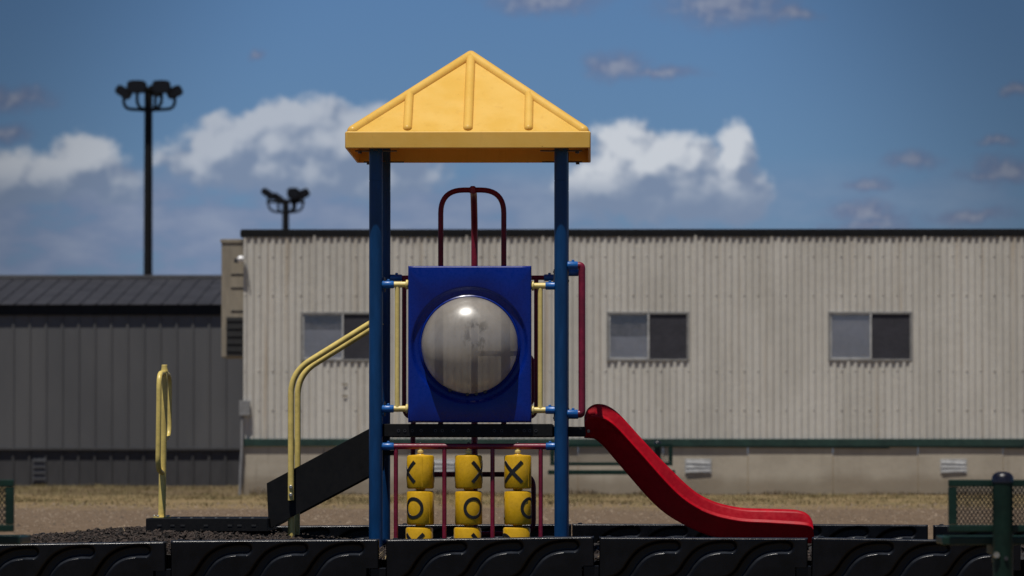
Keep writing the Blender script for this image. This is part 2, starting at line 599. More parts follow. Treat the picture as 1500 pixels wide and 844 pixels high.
def dup(root, loc, rot, label):
    r = root.copy()
    COL.objects.link(r)
    r.location = loc
    r.rotation_euler = rot
    r['label'] = label
    for ch in list(root.children):
        c = ch.copy()
        COL.objects.link(c)
        c.parent = r
        for g in list(ch.children):
            d = g.copy()
            COL.objects.link(d)
            d.parent = c
    return r


def flat_mesh(name, verts, faces, mat, kind=None):
    me = bpy.data.meshes.new(name)
    me.from_pydata(verts, [], faces)
    me.materials.append(M[mat])
    o = bpy.data.objects.new(name, me)
    COL.objects.link(o)
    if kind:
        o['kind'] = kind
    return o


# ------------------------------------------------------------------ the ground
def gz(x, y):
    u = min(1, max(0, (y - 33.6) / 9))
    u = u * u * (3 - 2 * u)
    return 0.20 * u


ys = [-200, -60, -20, 0, 10, 20, 26, 30, 33] + [33.6 + k * 0.6 for k in range(16)] + [46, 50, 55, 60, 65, 70, 75, 80, 90, 110, 150, 250, 500, 1200, 3500]
xs = [-2500, -800, -200, -60, -30, -15, -8, -4, 0, 4, 8, 15, 30, 60, 200, 800, 2500]
vs, fs = [], []
for y in ys:
    for x in xs:
        vs.append((x, y, gz(x, y)))
nx = len(xs)
for j in range(len(ys) - 1):
    for i in range(nx - 1):
        a = j * nx + i
        fs.append((a, a + 1, a + nx + 1, a + nx))
g_o = flat_mesh('ground', vs, fs, 'ground', 'structure')
for p in g_o.data.polygons:
    p.use_smooth = True


def blade(vs, fs, x, y, z, h, w, lean):
    a = random.uniform(0, 2 * PI)
    dx, dy = math.cos(a) * w / 2, math.sin(a) * w / 2
    la = random.uniform(0, 2 * PI)
    lx, ly = math.cos(la) * lean * h, math.sin(la) * lean * h
    i = len(vs)
    vs += [(x - dx, y - dy, z), (x + dx, y + dy, z), (x + dx * .6 + lx * .45, y + dy * .6 + ly * .45, z + h * .6), (x - dx * .6 + lx * .45, y - dy * .6 + ly * .45, z + h * .6), (x + lx, y + ly, z + h)]
    fs += [(i, i + 1, i + 2, i + 3), (i + 3, i + 2, i + 4)]


# dry turf between the dirt and the buildings
vs, fs = [], []
n = 0
while n < 26000:
    y = random.uniform(54, 90)
    x = random.uniform(-12.5, 7.5)
    if y > 70.6 and x > -5.6:
        continue
    q = mnoise.noise(Vector((x * 0.5, y * 0.25, 3.1)))
    q2 = mnoise.noise(Vector((x * 1.9, y * 0.9, 7.7)))
    if random.random() > 0.38 + q * 1.3 + q2 * 0.9 or random.random() > (y - 53) / 9:
        continue
    blade(vs, fs, x, y, gz(x, y), random.uniform(0.012, 0.045) * (1 + max(0, q2) * 1.2), 0.010, random.uniform(0.3, 1.5))
    n += 1
flat_mesh('dry_grass', vs, fs, 'turf', 'stuff')
# dead weeds along the skirting
vs, fs = [], []
for k in range(2600):
    x = random.uniform(-5, 7)
    q = mnoise.noise(Vector((x * 1.3, 0.4, 9.0)))
    hh = max(0.02, 0.05 + q * 0.12 + (0.05 if -0.4 < x < 0.9 else 0))
    blade(vs, fs, x, 70.72 - random.random() ** 2 * 0.35, 0.2, random.uniform(0.4, 1) * hh, 0.012, random.uniform(0.2, 0.9))
flat_mesh('dead_weeds', vs, fs, 'weed', 'stuff')
# clods and stones on the bare dirt
vs, fs = [], []
for k in range(7000):
    y = 39 + 19 * random.random() ** 0.8
    x = random.uniform(-0.13, 0.10) * y
    s = random.uniform(0.006, 0.02) * (1.6 if random.random() < 0.1 else 1)
    z = gz(x, y)
    i = len(vs)
    a = random.uniform(0, PI)
    for q in range(4):
        vs.append((x + math.cos(a + q * PI / 2) * s * random.uniform(.7, 1.3), y + math.sin(a + q * PI / 2) * s * random.uniform(.7, 1.3), z - 0.004))
    vs.append((x, y, z + s * random.uniform(.4, .9)))
    fs += [(i, i + 1, i + 4), (i + 1, i + 2, i + 4), (i + 2, i + 3, i + 4), (i + 3, i, i + 4)]
flat_mesh('pebbles', vs, fs, 'clod', 'stuff')

# mulch bed inside the borders


def mz(x, y):
    h = 0.185 + 0.128 * math.exp(-abs((x + 2.55) / 1.0) ** 2.4) * math.exp(-((y - 30.6) / 1.9) ** 2)
    h += 0.03 * math.exp(-((x + 3.6) / 0.8) ** 2)
    return h + 0.012 * mnoise.noise(Vector((x * 2.3, y * 2.3, 0)))


vs, fs = [], []
NX, NY = 110, 54
for j in range(NY + 1):
    for i in range(NX + 1):
        x = -5.6 + 10.6 * i / NX
        y = 28.12 + 5.2 * j / NY
        vs.append((x, y, mz(x, y)))
for j in range(NY):
    for i in range(NX):
        a = j * (NX + 1) + i
        fs.append((a, a + 1, a + NX + 2, a + NX + 1))
mb_o = flat_mesh('mulch_ground', vs, fs, 'mulch_base', 'structure')
for p in mb_o.data.polygons:
    p.use_smooth = True
vs, fs = [], []
for k in range(26000):
    if k < 19000:
        x = random.uniform(-4.3, -1.1)
    else:
        x = random.uniform(-5, 4.6)
    y = random.uniform(28.14, 33.3)
    z = mz(x, y) + random.uniform(-0.003, 0.010)
    L = random.uniform(0.010, 0.030)
    W = random.uniform(0.005, 0.011)
    H = random.uniform(0.003, 0.008)
    q = Quaternion((0, 0, 1), random.uniform(0, 2 * PI)) @ Quaternion((0, 1, 0), random.gauss(0, 0.45)) @ Quaternion((1, 0, 0), random.gauss(0, 0.5))
    i = len(vs)
    for sx_, sy_, sz_ in ((-1, -.6, -1), (1, -1, -1), (.8, 1, -1), (-.9, .8, -1), (-.6, -.5, 1), (.9, -.4, 1), (.7, .6, 1), (-.8, .3, 1)):
        v = q @ Vector((sx_ * L, sy_ * W, sz_ * H)) + Vector((x, y, z))
        vs.append(v[:])
    fs += [(i + 4, i + 5, i + 6, i + 7), (i, i + 1, i + 5, i + 4), (i + 1, i + 2, i + 6, i + 5), (i + 2, i + 3, i + 7, i + 6), (i + 3, i, i + 4, i + 7)]
flat_mesh('mulch_chips', vs, fs, 'mulch', 'stuff')
# stray straw on the mulch
vs, fs = [], []
for (cx, cy, cn, sp) in ((AX(637, 33), 33.0, 40, 0.16), (AX(712, 33), 33.0, 14, 0.15), (AX(60, 30), 30.0, 10, 0.5), (AX(140, 29), 29.0, 14, 0.7), (AX(560, 28.2), 28.2, 12, 0.03), (AX(873, 28.2), 28.2, 12, 0.03), (AX(246, 28.2), 28.2, 10, 0.03)):
    for k in range(cn):
        x, y = cx + random.gauss(0, sp), cy + random.gauss(0, 0.08)
        blade(vs, fs, x, y, mz(x, y) + 0.004, random.uniform(0.015, 0.05), 0.004, random.uniform(0.8, 2.5))
flat_mesh('straw_litter', vs, fs, 'straw', 'stuff')

# ------------------------------------------------------------------ play structure
YF, YB = 30.0, 31.15            # front and rear post lines
XL, XR = AX(550.5, YF), AX(822, YF)
XC, YC = (XL + XR) / 2, (YF + YB) / 2
Z0 = 0.18
PS = thing('play_structure', 'small playground tower with yellow pyramid roof, blue bubble panel, stairs and red slide', 'playground tower', (XC, YC, Z0))
PR = 0.0425

# posts
ROOFB = AZ(217, YF - 0.18)
for (x, y, mat) in ((XL, YF, 'post_blue'), (XR, YF, 'post_blue'), (XL, YB, 'post_worn'), (XR, YB, 'post_blue')):
    p = MB()
    zt = ROOFB + 0.16
    zs = AZ(265, YF)
    p.lathe([(PR, 0.05), (PR, zs - 0.003), (PR - 0.002, zs - 0.002), (PR - 0.002, zs + 0.002), (PR, zs + 0.003), (PR, zt)], (x, y, 0), seg=36)
    po = p.build('post', mat, PS)
    if mat == 'post_worn':
        po['label'] = 'rear post with chipped and scratched paint'

# roof: a hollow moulded pyramid
rw = 0.757
zb, zt, za = ROOFB, AZ(192, YF - 0.18), AZ(75, YC, 692) - 0.022
p = MB()
loops = [(rw, zb), (rw + 0.003, zb + 0.006), (rw + 0.003, zt - 0.010), (rw - 0.003, zt - 0.002), (rw - 0.018, zt + 0.002), (rw - 0.03, zt + 0.012)]
slope = (za - zt - 0.012) / (rw - 0.03)
for u in (0.6, 0.3, 0.12, 0.05):
    loops.append((rw * u, zt + 0.012 + (rw - 0.03 - rw * u) * slope))
inner = [(rw - 0.012, zb)] + [(rw - 0.012, zt - 0.01), (rw * 0.5, zt + (rw * 0.5) * slope - 0.02), (0.05, za - 0.05)]


def sq(h, z, r=0.014):
    """a square loop with rounded corners"""
    r = min(r, h * 0.45)
    res = []
    for cx, cy, a0 in ((h - r, h - r, 0), (-h + r, h - r, 90), (-h + r, -h + r, 180), (h - r, -h + r, 270)):
        for k in range(5):
            a = R(a0 + 90 * k / 4)
            res.append((XC + cx + r * math.cos(a), YC + cy + r * math.sin(a), z))
    return res


def skin_loops(p, LL, cap=True):
    rings = [[p.bm.verts.new(q) for q in L] for L in LL]
    n = len(rings[0])
    for A, B in zip(rings, rings[1:]):
        for k in range(n):
            p.face([A[k], A[(k + 1) % n], B[(k + 1) % n], B[k]])
    if cap:
        p.face(rings[-1])
    return rings


skin_loops(p, [sq(h, z) for h, z in reversed(inner)] + [sq(h, z) for h, z in loops])
ap = Vector((XC, YC, za - 0.012))
hr = 0.037
for sx_ in (-1, 1):
    for sy_ in (-1, 1):
        p.tube([(XC + sx_ * (rw - 0.045), YC + sy_ * (rw - 0.045), zt + 0.002), ap], hr, 18, round_caps=True)
for k in range(4):
    rot = Matrix.Rotation(k * PI / 2, 3, 'Z')
    nvec = Vector((0, -slope, 1)).normalized()   # outward normal of the front face once y is flipped

    def fp(x, d, lift=0.0):
        """a point on face k: x across, d in from the eave"""
        q = Vector((x, -(rw - 0.03 - d), zt + 0.012 + d * slope - lift))
        return Vector((XC, YC, 0)) + rot @ q
    p.tube([fp(0, 0.015, 0.004), fp(0, rw - 0.07, 0.004)], 0.030, 16, round_caps=True)
    for s in (-1, 1):
        p.tube([fp(s * 0.375, 0.015, 0.004), fp(s * 0.375, 0.345, 0.004)], 0.028, 16, round_caps=True)
p.flat = True
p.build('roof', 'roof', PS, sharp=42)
# brackets that hold the roof on the posts
for x in (XL, XR):
    for y in (YF, YB):
        s = -1 if x == XL else 1
        p = MB()
        p.box((x - 0.13, y - 0.012, zb - 0.010), (x + 0.13, y + 0.012, zb - 0.002), 0.002)
        p.box((x - 0.012, y - 0.12, zb - 0.010), (x + 0.012, y - PR - .002, zb - 0.002), 0.002)
        p.lathe([(0.012, zb - 0.022), (0.012, zb - 0.010)], (x + s * 0.10, y, 0), seg=10)
        p.build('roof_bracket', 'dark_bolt', PS)

# deck with punched edge and the ledge that carries the slide
zd0, zd1 = AZ(640, YF), AZ(621, YF)
p = MB()
p.box((XL + PR + 0.01, YF - 0.01, zd0), (XR - PR - 0.01, YB + 0.01, zd1), 0.006)
p.box((XL - 0.02, YF + PR + 0.01, zd0 + 0.004), (XL + PR + 0.02, YB - PR - 0.01, zd1 - 0.001), 0.004)
p.box((XR - PR - 0.02, YF + PR + 0.01, zd0 + 0.004), (AX(858, YF + .2), YB - PR - 0.01, AZ(625, YF)), 0.004)
deck = p.build('deck', 'deck', PS)
for q in (584, 593, 604, 617, 638, 648, 664, 686, 724, 735, 756, 768, 776, 785):
    p = MB()
    x = AX(q, YF)
    p.lathe([(0.010, YF - 0.0135), (0.007, YF - 0.0135), (0.006, YF - 0.0105)], (x, 0, AZ(631, YF)), 'Y', 12, caps=False)
    p.build('hole_rim', 'dark_bolt', deck)

# ---------------- bubble panel
px0, px1, pz0, pz1 = AX(598, YF), AX(778.5, YF), AZ(619, YF), AZ(390, YF)
pcx, pcz = AX(688, YF), AZ(506, YF)
RD = 0.300
p = MB()
yf = YF - 0.045
N = 128


def rect_ring(inset, y):
    x0, x1, z0, z1 = px0 + inset - pcx, px1 - inset - pcx, pz0 + inset - pcz, pz1 - inset - pcz
    res = []
    for k in range(N):
        a = 2 * PI * k / N
        dx, dz = math.cos(a), math.sin(a)
        tt = 1e9
        if dx > 1e-9:
            tt = min(tt, x1 / dx)
        if dx < -1e-9:
            tt = min(tt, x0 / dx)
        if dz > 1e-9:
            tt = min(tt, z1 / dz)
        if dz < -1e-9:
            tt = min(tt, z0 / dz)
        res.append([pcx + dx * tt, y, pcz + dz * tt])
    for (cx, cz) in ((x0, z0), (x0, z1), (x1, z0), (x1, z1)):   # pull the nearest point into each corner
        ka = round((math.atan2(cz, cx) % (2 * PI)) / (2 * PI) * N) % N
        res[ka] = [pcx + cx, y, pcz + cz]
    return res


def circ_ring(r, y):
    return [(pcx + r * math.cos(2 * PI * k / N), y, pcz + r * math.sin(2 * PI * k / N)) for k in range(N)]


prof = [(RD - 0.004, yf + 0.075), (RD - 0.002, yf + 0.030), (RD + 0.004, yf + 0.024), (0.335, yf + 0.023), (0.345, yf + 0.021), (0.353, yf + 0.013), (0.3615, yf + 0.002), (0.3685, yf)]
LL = [circ_ring(r, y) for r, y in prof] + [rect_ring(0.012, yf), rect_ring(0.007, yf + 0.0015), rect_ring(0.0025, yf + 0.006), rect_ring(0, yf + 0.013), rect_ring(0, yf + 0.062), rect_ring(0.008, yf + 0.07), rect_ring(0.02, yf + 0.0745)]
LL[8] = [[a[0], a[1], a[2]] for a in LL[8]]
skin_loops(p, LL, cap=False)
panel = p.build('bubble_panel', 'panel', PS, sharp=60)
# the bubble itself
p = MB()
prof = []
for k in range(0, 25):
    a = k / 24 * PI / 2
    prof.append((max(0.0015, RD * math.cos(a) ** 0.92), yf + 0.026 - 0.23 * math.sin(a)))
p.lathe(prof, (pcx, 0, pcz), 'Y', 96, caps=False)
p.build('bubble', 'dome', panel, sharp=180)
p = MB()
p.lathe([(RD - 0.002, yf + 0.016), (RD + 0.005, yf + 0.012), (RD + 0.012, yf + 0.017), (RD + 0.012, yf + 0.026)], (pcx, 0, pcz), 'Y', 96, caps=False)
p.build('retaining_ring', 'panel', panel)
for k in range(9):
    a = R(236 + k * 10.5)
    p = MB()
    p.lathe([(0.010, yf - 0.006), (0.0115, yf - 0.002), (0.0115, yf + 0.020)], (pcx + math.cos(a) * 0.304, 0, pcz + math.sin(a) * 0.304), 'Y', 10)
    if k in (1, 3, 4, 5):
        p.build('bolt', 'dark_bolt', panel)
    else:
        p.bm.free()


def clamp(x0, x1, y, z, parent, r=0.024, bolt=1):
    """pipe clamp between a post and a rail end"""
    p = MB()
    L = x1 - x0
    p.lathe([(r * 0.8, 0), (r, abs(L) * 0.08), (r, abs(L) * 0.92), (r * 0.85, abs(L))] if L > 0 else [(r * 0.85, L), (r, L * 0.92), (r, L * 0.08), (r * 0.8, 0)], (x0, y, z), 'X', 18)
    p.lathe([(0.009, z + r - 0.003), (0.009, z + r + 0.007), (0.006, z + r + 0.010)], (x0 + L * 0.55, y, 0), seg=10)
    return p.build('clamp', 'clamp', parent)


def collar(x, y, z, parent, h=0.09):
    p = MB()
    p.lathe([(PR + 0.001, z - h / 2), (PR + 0.006, z - h / 2 + 0.004), (PR + 0.006, z + h / 2 - 0.004), (PR + 0.001, z + h / 2)], (x, y, 0), seg=30)
    for dz in (-0.03, 0.03):
        p.lathe([(0.008, y - PR - 0.014), (0.010, y - PR - 0.010), (0.010, y - PR)], (x + 0.03, 0, z + dz), 'Y', 10)
    return p.build('collar', 'post_blue', parent)


for side in (0, 1):
    s = 1 if side == 0 else -1
    xpost = (XL + PR) if side == 0 else (XR - PR)
    xp = px0 if side == 0 else px1
    xclamp = AX(577, YF) if side == 0 else AX(799, YF)
    zz = (AZ(417, YF), AZ(599, YF)) if side == 0 else (AZ(419, YF), AZ(601, YF))
    xv = AX(582, YF) if side == 0 else AX(791.5, YF)
    p = MB()
    for z in zz:
        p.tube([(xclamp - s * 0.004, YF, z), (xp + s * 0.012, YF, z)], 0.0185, 16)
        p.lathe([(0.027, 0), (0.030, 0.004), (0.030, 0.012), (0.022, 0.016)] if s < 0 else [(0.022, -0.016), (0.030, -0.012), (0.030, -0.004), (0.027, 0)], (xp + (0.001 if s < 0 else -0.001), YF, z), 'X', 20)
    p.tube([(xv, YF, zz[1]), (xv, YF, zz[0])], 0.0155, 16)
    p.build('panel_rail', 'rail_yellow', panel)
    for z in zz:
        clamp(xpost - s * 0.006, xclamp, YF, z, panel)

# ---------------- rear guard rails (maroon, in the shade of the deck roof)
p = MB()
zr0, zr1 = AZ(407, YB), AZ(612, YB)
for (xa, xb, xv) in ((XL + PR + 0.05, AX(645, YB), AX(592, YB)), (AX(738, YB), XR - PR - 0.05, AX(785.5, YB))):
    p.tube([(xa, YB, zr0), (xb, YB, zr0)], 0.015, 14)
    left = xv < pcx
    xo = AX(640, YB) if left else AX(744, YB)
    p.tube([(xv, YB, zr0), (xv, YB, zr1), (xo, YB, zr1), (xo, YB, zr0)], 0.0145, 14, fillet=0.07)
guard = p.build('rear_guard', 'maroon', PS)
clamp(XL + PR - 0.004, XL + PR + 0.075, YB, zr0, guard, 0.022)
clamp(XR - PR + 0.004, XR - PR - 0.075, YB, zr0, guard, 0.022)

# ---------------- arch climber behind the deck
YA = 31.28
p = MB()
xa, xb, ztop = AX(645.5, YA), AX(738, YA), AZ(278.5, YA)
p.tube([(xa, YA, zd0), (xa, YA, ztop), (xb, YA, ztop), (xb, YA, zd0)], 0.0172, 16, fillet=0.15, n=10)
arch = p.build('arch_climber', 'maroon', PS)
YS = 31.62
xs_ = AX(695, YS)
p = MB()
p.tube([(xs_, YA - 0.01, ztop - 0.004), (xs_, YA + 0.12, ztop - 0.012), (xs_, YS, ztop - 0.20), (xs_, YS + 0.02, 0.1)], 0.0215, 18, fillet=0.16, n=10)
p.lathe([(0.022, ztop - 0.02), (0.022, ztop + 0.016), (0.012, ztop + 0.026)], (AX(692.5, YA), YA, 0), seg=14)
p.build('spine', 'spine', arch)
for (xe, ya, yb) in ((781, 518, 597), (605, 605, 695), (781.5, 695, 782)):
    p = MB()
    x1, za_, zb_ = AX(xe, YS + 0.02), AZ(ya, YS + 0.02), AZ(yb, YS + 0.02)
    p.tube([(xs_, YS + 0.02, za_), (x1, YS + 0.02, za_), (x1, YS + 0.02, zb_), (xs_, YS + 0.02, zb_)], 0.0165, 14, fillet=0.09)
    if xe == 605:
        p.tube([(xs_, YS + 0.02, zb_), (AX(737, YS), YS + 0.02, zb_)], 0.0165, 14)
    p.build('loop_rung', 'maroon', arch)

# ---------------- noughts and crosses panel
zbar = AZ(654, YF)
p = MB()
p.tube([(AX(573, YF), YF, zbar), (AX(803, YF), YF, zbar)], 0.0178, 16)
for q in (580, 651, 721.5, 792):
    p.tube([(AX(q, YF), YF, zbar), (AX(q, YF), YF, 0.08)], 0.0135, 14)
ttt = p.build('noughts_and_crosses_panel', 'pink', PS)
clamp(XL + PR - 0.006, AX(577, YF), YF, zbar, ttt, 0.023)
clamp(XR - PR + 0.006, AX(799.5, YF), YF, zbar, ttt, 0.023)
CRAD = 0.0845


def mark_strip(p, c, line, width, closed=False):
    """a raised stripe that follows the round side of a cylinder; line holds (arc length, height)"""
    rows = []
    n = len(line)
    for i, (s, h) in enumerate(line):
        a = line[(i - 1) % n] if (closed or i > 0) else line[i]
        b = line[(i + 1) % n] if (closed or i < n - 1) else line[i]
        dx, dz = b[0] - a[0], b[1] - a[1]
        l = math.hypot(dx, dz) or 1
        nx_, nz_ = -dz / l, dx / l
        row = []
        for o, rr in ((-width / 2, CRAD - 0.001), (-width / 2 + 0.001, CRAD + 0.0022), (0, CRAD + 0.0028), (width / 2 - 0.001, CRAD + 0.0022), (width / 2, CRAD - 0.001)):
            th = (s + nx_ * o) / CRAD
            row.append(p.bm.verts.new((c[0] + rr * math.sin(th), c[1] - rr * math.cos(th), c[2] + h + nz_ * o)))
        rows.append(row)
    m_ = len(rows)
    for i in range(m_ if closed else m_ - 1):
        A, B = rows[i], rows[(i + 1) % m_]
        for k in range(4):
            p.face([A[k], A[k + 1], B[k + 1], B[k]])


def cross_mark(p, c, ang):
    s0 = R(ang) * CRAD
    h = 0.064
    w = 0.062
    for sg in (-1, 1):
        mark_strip(p, c, [(s0 + w * u, sg * h * u) for u in [k / 10 - 1 for k in range(21)]], 0.0235)


def nought_mark(p, c, ang):
    s0 = R(ang) * CRAD
    mark_strip(p, c, [(s0 + 0.056 * math.cos(2 * PI * k / 40), 0.058 * math.sin(2 * PI * k / 40)) for k in range(40)], 0.021, True)


rows = [((667, 716), (-66, 60, -23), 'X'), ((719.5, 769), (-30, 24, 57), 'O'), ((772.5, 821.5), (-22, 64, 118), 'X')]
cols = (616, 686.5, 758.5)
for (ya, yb), angs, first in rows:
    for ci, (q, ang) in enumerate(zip(cols, angs)):
        x = AX(q - (1.6 if ya > 770 else 0), YF)
        zt_, zb_ = AZ(ya, YF), AZ(yb, YF)
        H = zt_ - zb_
        p = MB()
        pr = [(0.020, zb_ - 0.009), (0.030, zb_ - 0.009), (0.031, zb_ + 0.003), (CRAD - 0.012, zb_), (CRAD - 0.004, zb_ + 0.003), (CRAD, zb_ + 0.011), (CRAD, zt_ - 0.011), (CRAD - 0.004, zt_ - 0.003), (CRAD - 0.012, zt_), (0.030, zt_ + 0.003), (0.022, zt_ + 0.005), (0.020, zt_ + 0.008)]
        p.lathe(pr, (x, YF, 0), seg=64)
        th = R(ang + 75)
        p.tube([(x + (CRAD - 0.001) * math.sin(th), YF - (CRAD - 0.001) * math.cos(th), zb_ + 0.012), (x + (CRAD - 0.001) * math.sin(th), YF - (CRAD - 0.001) * math.cos(th), zt_ - 0.012)], 0.0022, 6)
        p.mi = 1
        c = (x, YF, (zt_ + zb_) / 2)
        if first == 'X':
            cross_mark(p, c, ang)
            nought_mark(p, c, ang + 180)
        else:
            nought_mark(p, c, ang)
            cross_mark(p, c, ang + 180)
        p.build('turning_cylinder', ['cyl', 'ink'], ttt)
for q in cols:
    p = MB()
    x = AX(q, YF)
    p.lathe([(0.013, 0.1), (0.013, AZ(663, YF)), (0.020, AZ(663, YF)), (0.020, AZ(660, YF)), (0.013, AZ(659, YF)), (0.013, zbar)], (x, YF, 0), seg=16)
    p.build('axle', 'rail_yellow', ttt)
    p = MB()
    p.lathe([(0.008, zbar + 0.012), (0.009, zbar + 0.022), (0.005, zbar + 0.026)], (x, YF, 0), seg=10)
    p.build('bolt', 'dark_bolt', ttt)

# ---------------- slide
st_ = [((106, 150), (108, 176), (106, 242)), ((118, 120), (118, 164), (125, 243)), ((138, 102), (134, 154), (138, 244)), ((165, 94), (158, 150), (150, 246)), ((205, 101), (192, 158), (168, 258)),
       ((250, 130), (235, 187), (195, 283)), ((300, 182), (275, 227), (225, 318)), ((350, 238), (325, 282), (265, 365)), ((400, 292), (375, 338), (310, 417)),
       ((450, 345), (425, 395), (360, 475)), ((500, 395), (475, 450), (410, 528)), ((550, 443), (525, 498), (460, 572)), ((600, 483), (580, 538), (520, 610)),
       ((650, 510), (640, 568), (590, 645)), ((710, 532), (710, 590), (670, 674)), ((800, 550), (800, 606), (780, 692)), ((900, 554), (900, 611), (890, 699)),
       ((1000, 557), (1000, 617), (1000, 702)), ((1055, 562), (1055, 621), (1060, 703)), ((1086, 580), (1088, 627), (1092, 703)), ((1102, 606), (1104, 642), (1112, 703))]


def sl(q):
    v = at(820 + q[0] * 0.33642, 560 + q[1] * 0.33642, YF + 0.29)
    return v


rim = catmull([sl(a) for a, b_, c_ in st_], 4)
cre = catmull([sl(b_) for a, b_, c_ in st_], 4)
bot = catmull([sl(c_) for a, b_, c_ in st_], 4)
ycs = YC
p = MB()
rings = []
for r_, k_, b_ in zip(rim, cre, bot):
    def P(base, half, s, up=0.0, toward=None, f=0.0):
        q = base.copy()
        if toward is not None:
            q = q.lerp(toward, f)
        return Vector((q.x, ycs + s * half, q.z + up))
    sec = []
    for s, seq in ((-1, 0), (1, 1)):
        pts = [P(b_, 0.13, s), P(b_, 0.205, s), P(b_, 0.228, s, 0, k_, 0.10), P(b_, 0.275, s, 0, k_, 0.85), P(k_, 0.286, s, -0.014), P(k_, 0.300, s, -0.004), P(k_, 0.300, s, 0.004), P(k_, 0.280, s, 0.012), P(k_, 0.276, s, 0, r_, 0.25), P(k_, 0.272, s, 0, r_, 0.78), P(r_, 0.268, s, -0.012), P(r_, 0.256, s), P(r_, 0.236, s, -0.003), P(r_, 0.222, s, -0.016), P(r_, 0.208, s, 0, b_, 0.20), P(b_, 0.19, s, 0, k_, 0.55), P(b_, 0.15, s, 0, k_, 0.34)]
        sec.append(pts if s < 0 else list(reversed(pts)))
    rings.append([p.bm.verts.new(v) for v in sec[0] + sec[1]])
nn = len(rings[0])
for A, B in zip(rings, rings[1:]):
    for k in range(nn):
        p.face([A[k], A[(k + 1) % nn], B[(k + 1) % nn], B[k]])
for ring in (rings[0], rings[-1]):
    for k in range(nn // 2 - 1):
        p.face([ring[k], ring[k + 1], ring[nn - 2 - k], ring[nn - 1 - k]])
slide = p.build('slide', 'slide', PS, sharp=70)
p = MB()
p.lathe([(0.009, YF + 0.272), (0.011, YF + 0.276), (0.011, YF + 0.30)], (AX(862, YF + .28), 0, AZ(632, YF + .28)), 'Y', 10)
p.build('bolt', 'dark_bolt', slide)

# guard rails beside the slide entrance
xg = AX(852.5, YF)
zg0, zg1 = AZ(606, YF), AZ(389, YF)
p = MB()
for y in (YF, YB):
    dz = 0 if y == YF else 0.0
    p.tube([(XR + PR + 0.05, y, zg1 + dz), (xg, y, zg1 + dz), (xg, y, zg0), (XR + PR + 0.05, y, zg0)], 0.0215 if y == YF else 0.018, 16, fillet=0.030, n=5)
p.tube([(xg, YF, zg1 - 0.004), (xg, YB, zg1 - 0.004)], 0.017, 14)
sg_ = p.build('slide_guard', 'pink', PS)
for y in (YF, YB):
    for z in (zg0, zg1):
        clamp(XR + PR - 0.006, XR + PR + 0.062, y, z, sg_, 0.025)

# post collars where the rails clamp on
for (x, y, zl) in ((XR, YF, (AZ(405, YF), AZ(606, YF))), (XL + 0.012, YF + 0.0, (AZ(417, YF), AZ(599, YF)))):
    for z in zl:
        for s in (-1, 1):
            p = MB()
            for dz in (-0.028, 0.028):
                p.lathe([(0.006, s * 0.050), (0.009, s * 0.046), (0.009, s * 0.036)] if s > 0 else [(0.009, -0.036), (0.009, -0.046), (0.006, -0.050)], (x, y + 0.02, z + dz), 'X', 10)
            p.box((x + s * 0.0425 - 0.004, y - 0.012, z - 0.045), (x + s * 0.0425 + 0.004, y + 0.03, z + 0.045), 0.002)
            p.build('clamp_plate', 'dark_bolt', PS)

# ---------------- stairs
YS0, YS1 = YF + 0.26, YF + 0.90
p = MB()


def sp_(x, y):
    v = at(x, y, YS0)
    return (v.x, v.z)


p.prism([sp_(390.6, 708), sp_(393.5, 774), sp_(399, 772.5), sp_(556, 689.5), sp_(556, 620)], YS0, YS0 + 0.012, 0.0025)
p2 = MB()
p2.prism([sp_(390.6, 708), sp_(393.5, 774), sp_(399, 772.5), sp_(556, 689.5), sp_(556, 620)], YS1 - 0.012, YS1, 0.0025)
stairs = bpy.data.objects.new('staircase', None)
COL.objects.link(stairs)
stairs.parent = PS
p.build('stringer', 'stair', stairs)
p2.build('stringer', 'stair', stairs)
for k in range(4):
    u = (k + 0.4) / 4
    a, b_ = sp_(398 + 146 * u, 0), sp_(0, 728 - 80 * u)
    p = MB()
    p.box((a[0], YS0 + 0.0135, b_[1] - 0.03), (a[0] + 0.24, YS1 - 0.0135, b_[1]), 0.004)
    p.build('tread', 'deck', stairs)
for (y, yo) in ((YS0 - 0.022, 0), (YS1 + 0.022, 1)):
    p = MB()

    def hp(x, yy_):
        v = at(x, yy_, YS0)
        return (v.x, y, v.z)
    p.tube([hp(426.6, 733), hp(426.6, 546), hp(553, 467.5)], 0.0195, 18, fillet=0.14, n=12)
    h = p.build('handrail', 'hand_yellow', PS)
    for yy_ in (713.5, 725):
        q = hp(426.6, yy_)
        p = MB()
        e = -1 if yo == 0 else 1
        p.lathe([(0.009, -0.006), (0.012, -0.003), (0.012, 0.004)], (q[0], q[1] - 0.021, q[2]), 'Y', 12)
        p.build('bolt', 'steel', h)
for y in (YS0 + 0.05, YS1 - 0.05):
    a = at(426, 745, YS0)
    p = MB()
    p.tube([(a.x, y, a.z + 0.08), (a.x, y, 0.08)], 0.022, 16)
    p.build('leg', 'hand_yellow', stairs)

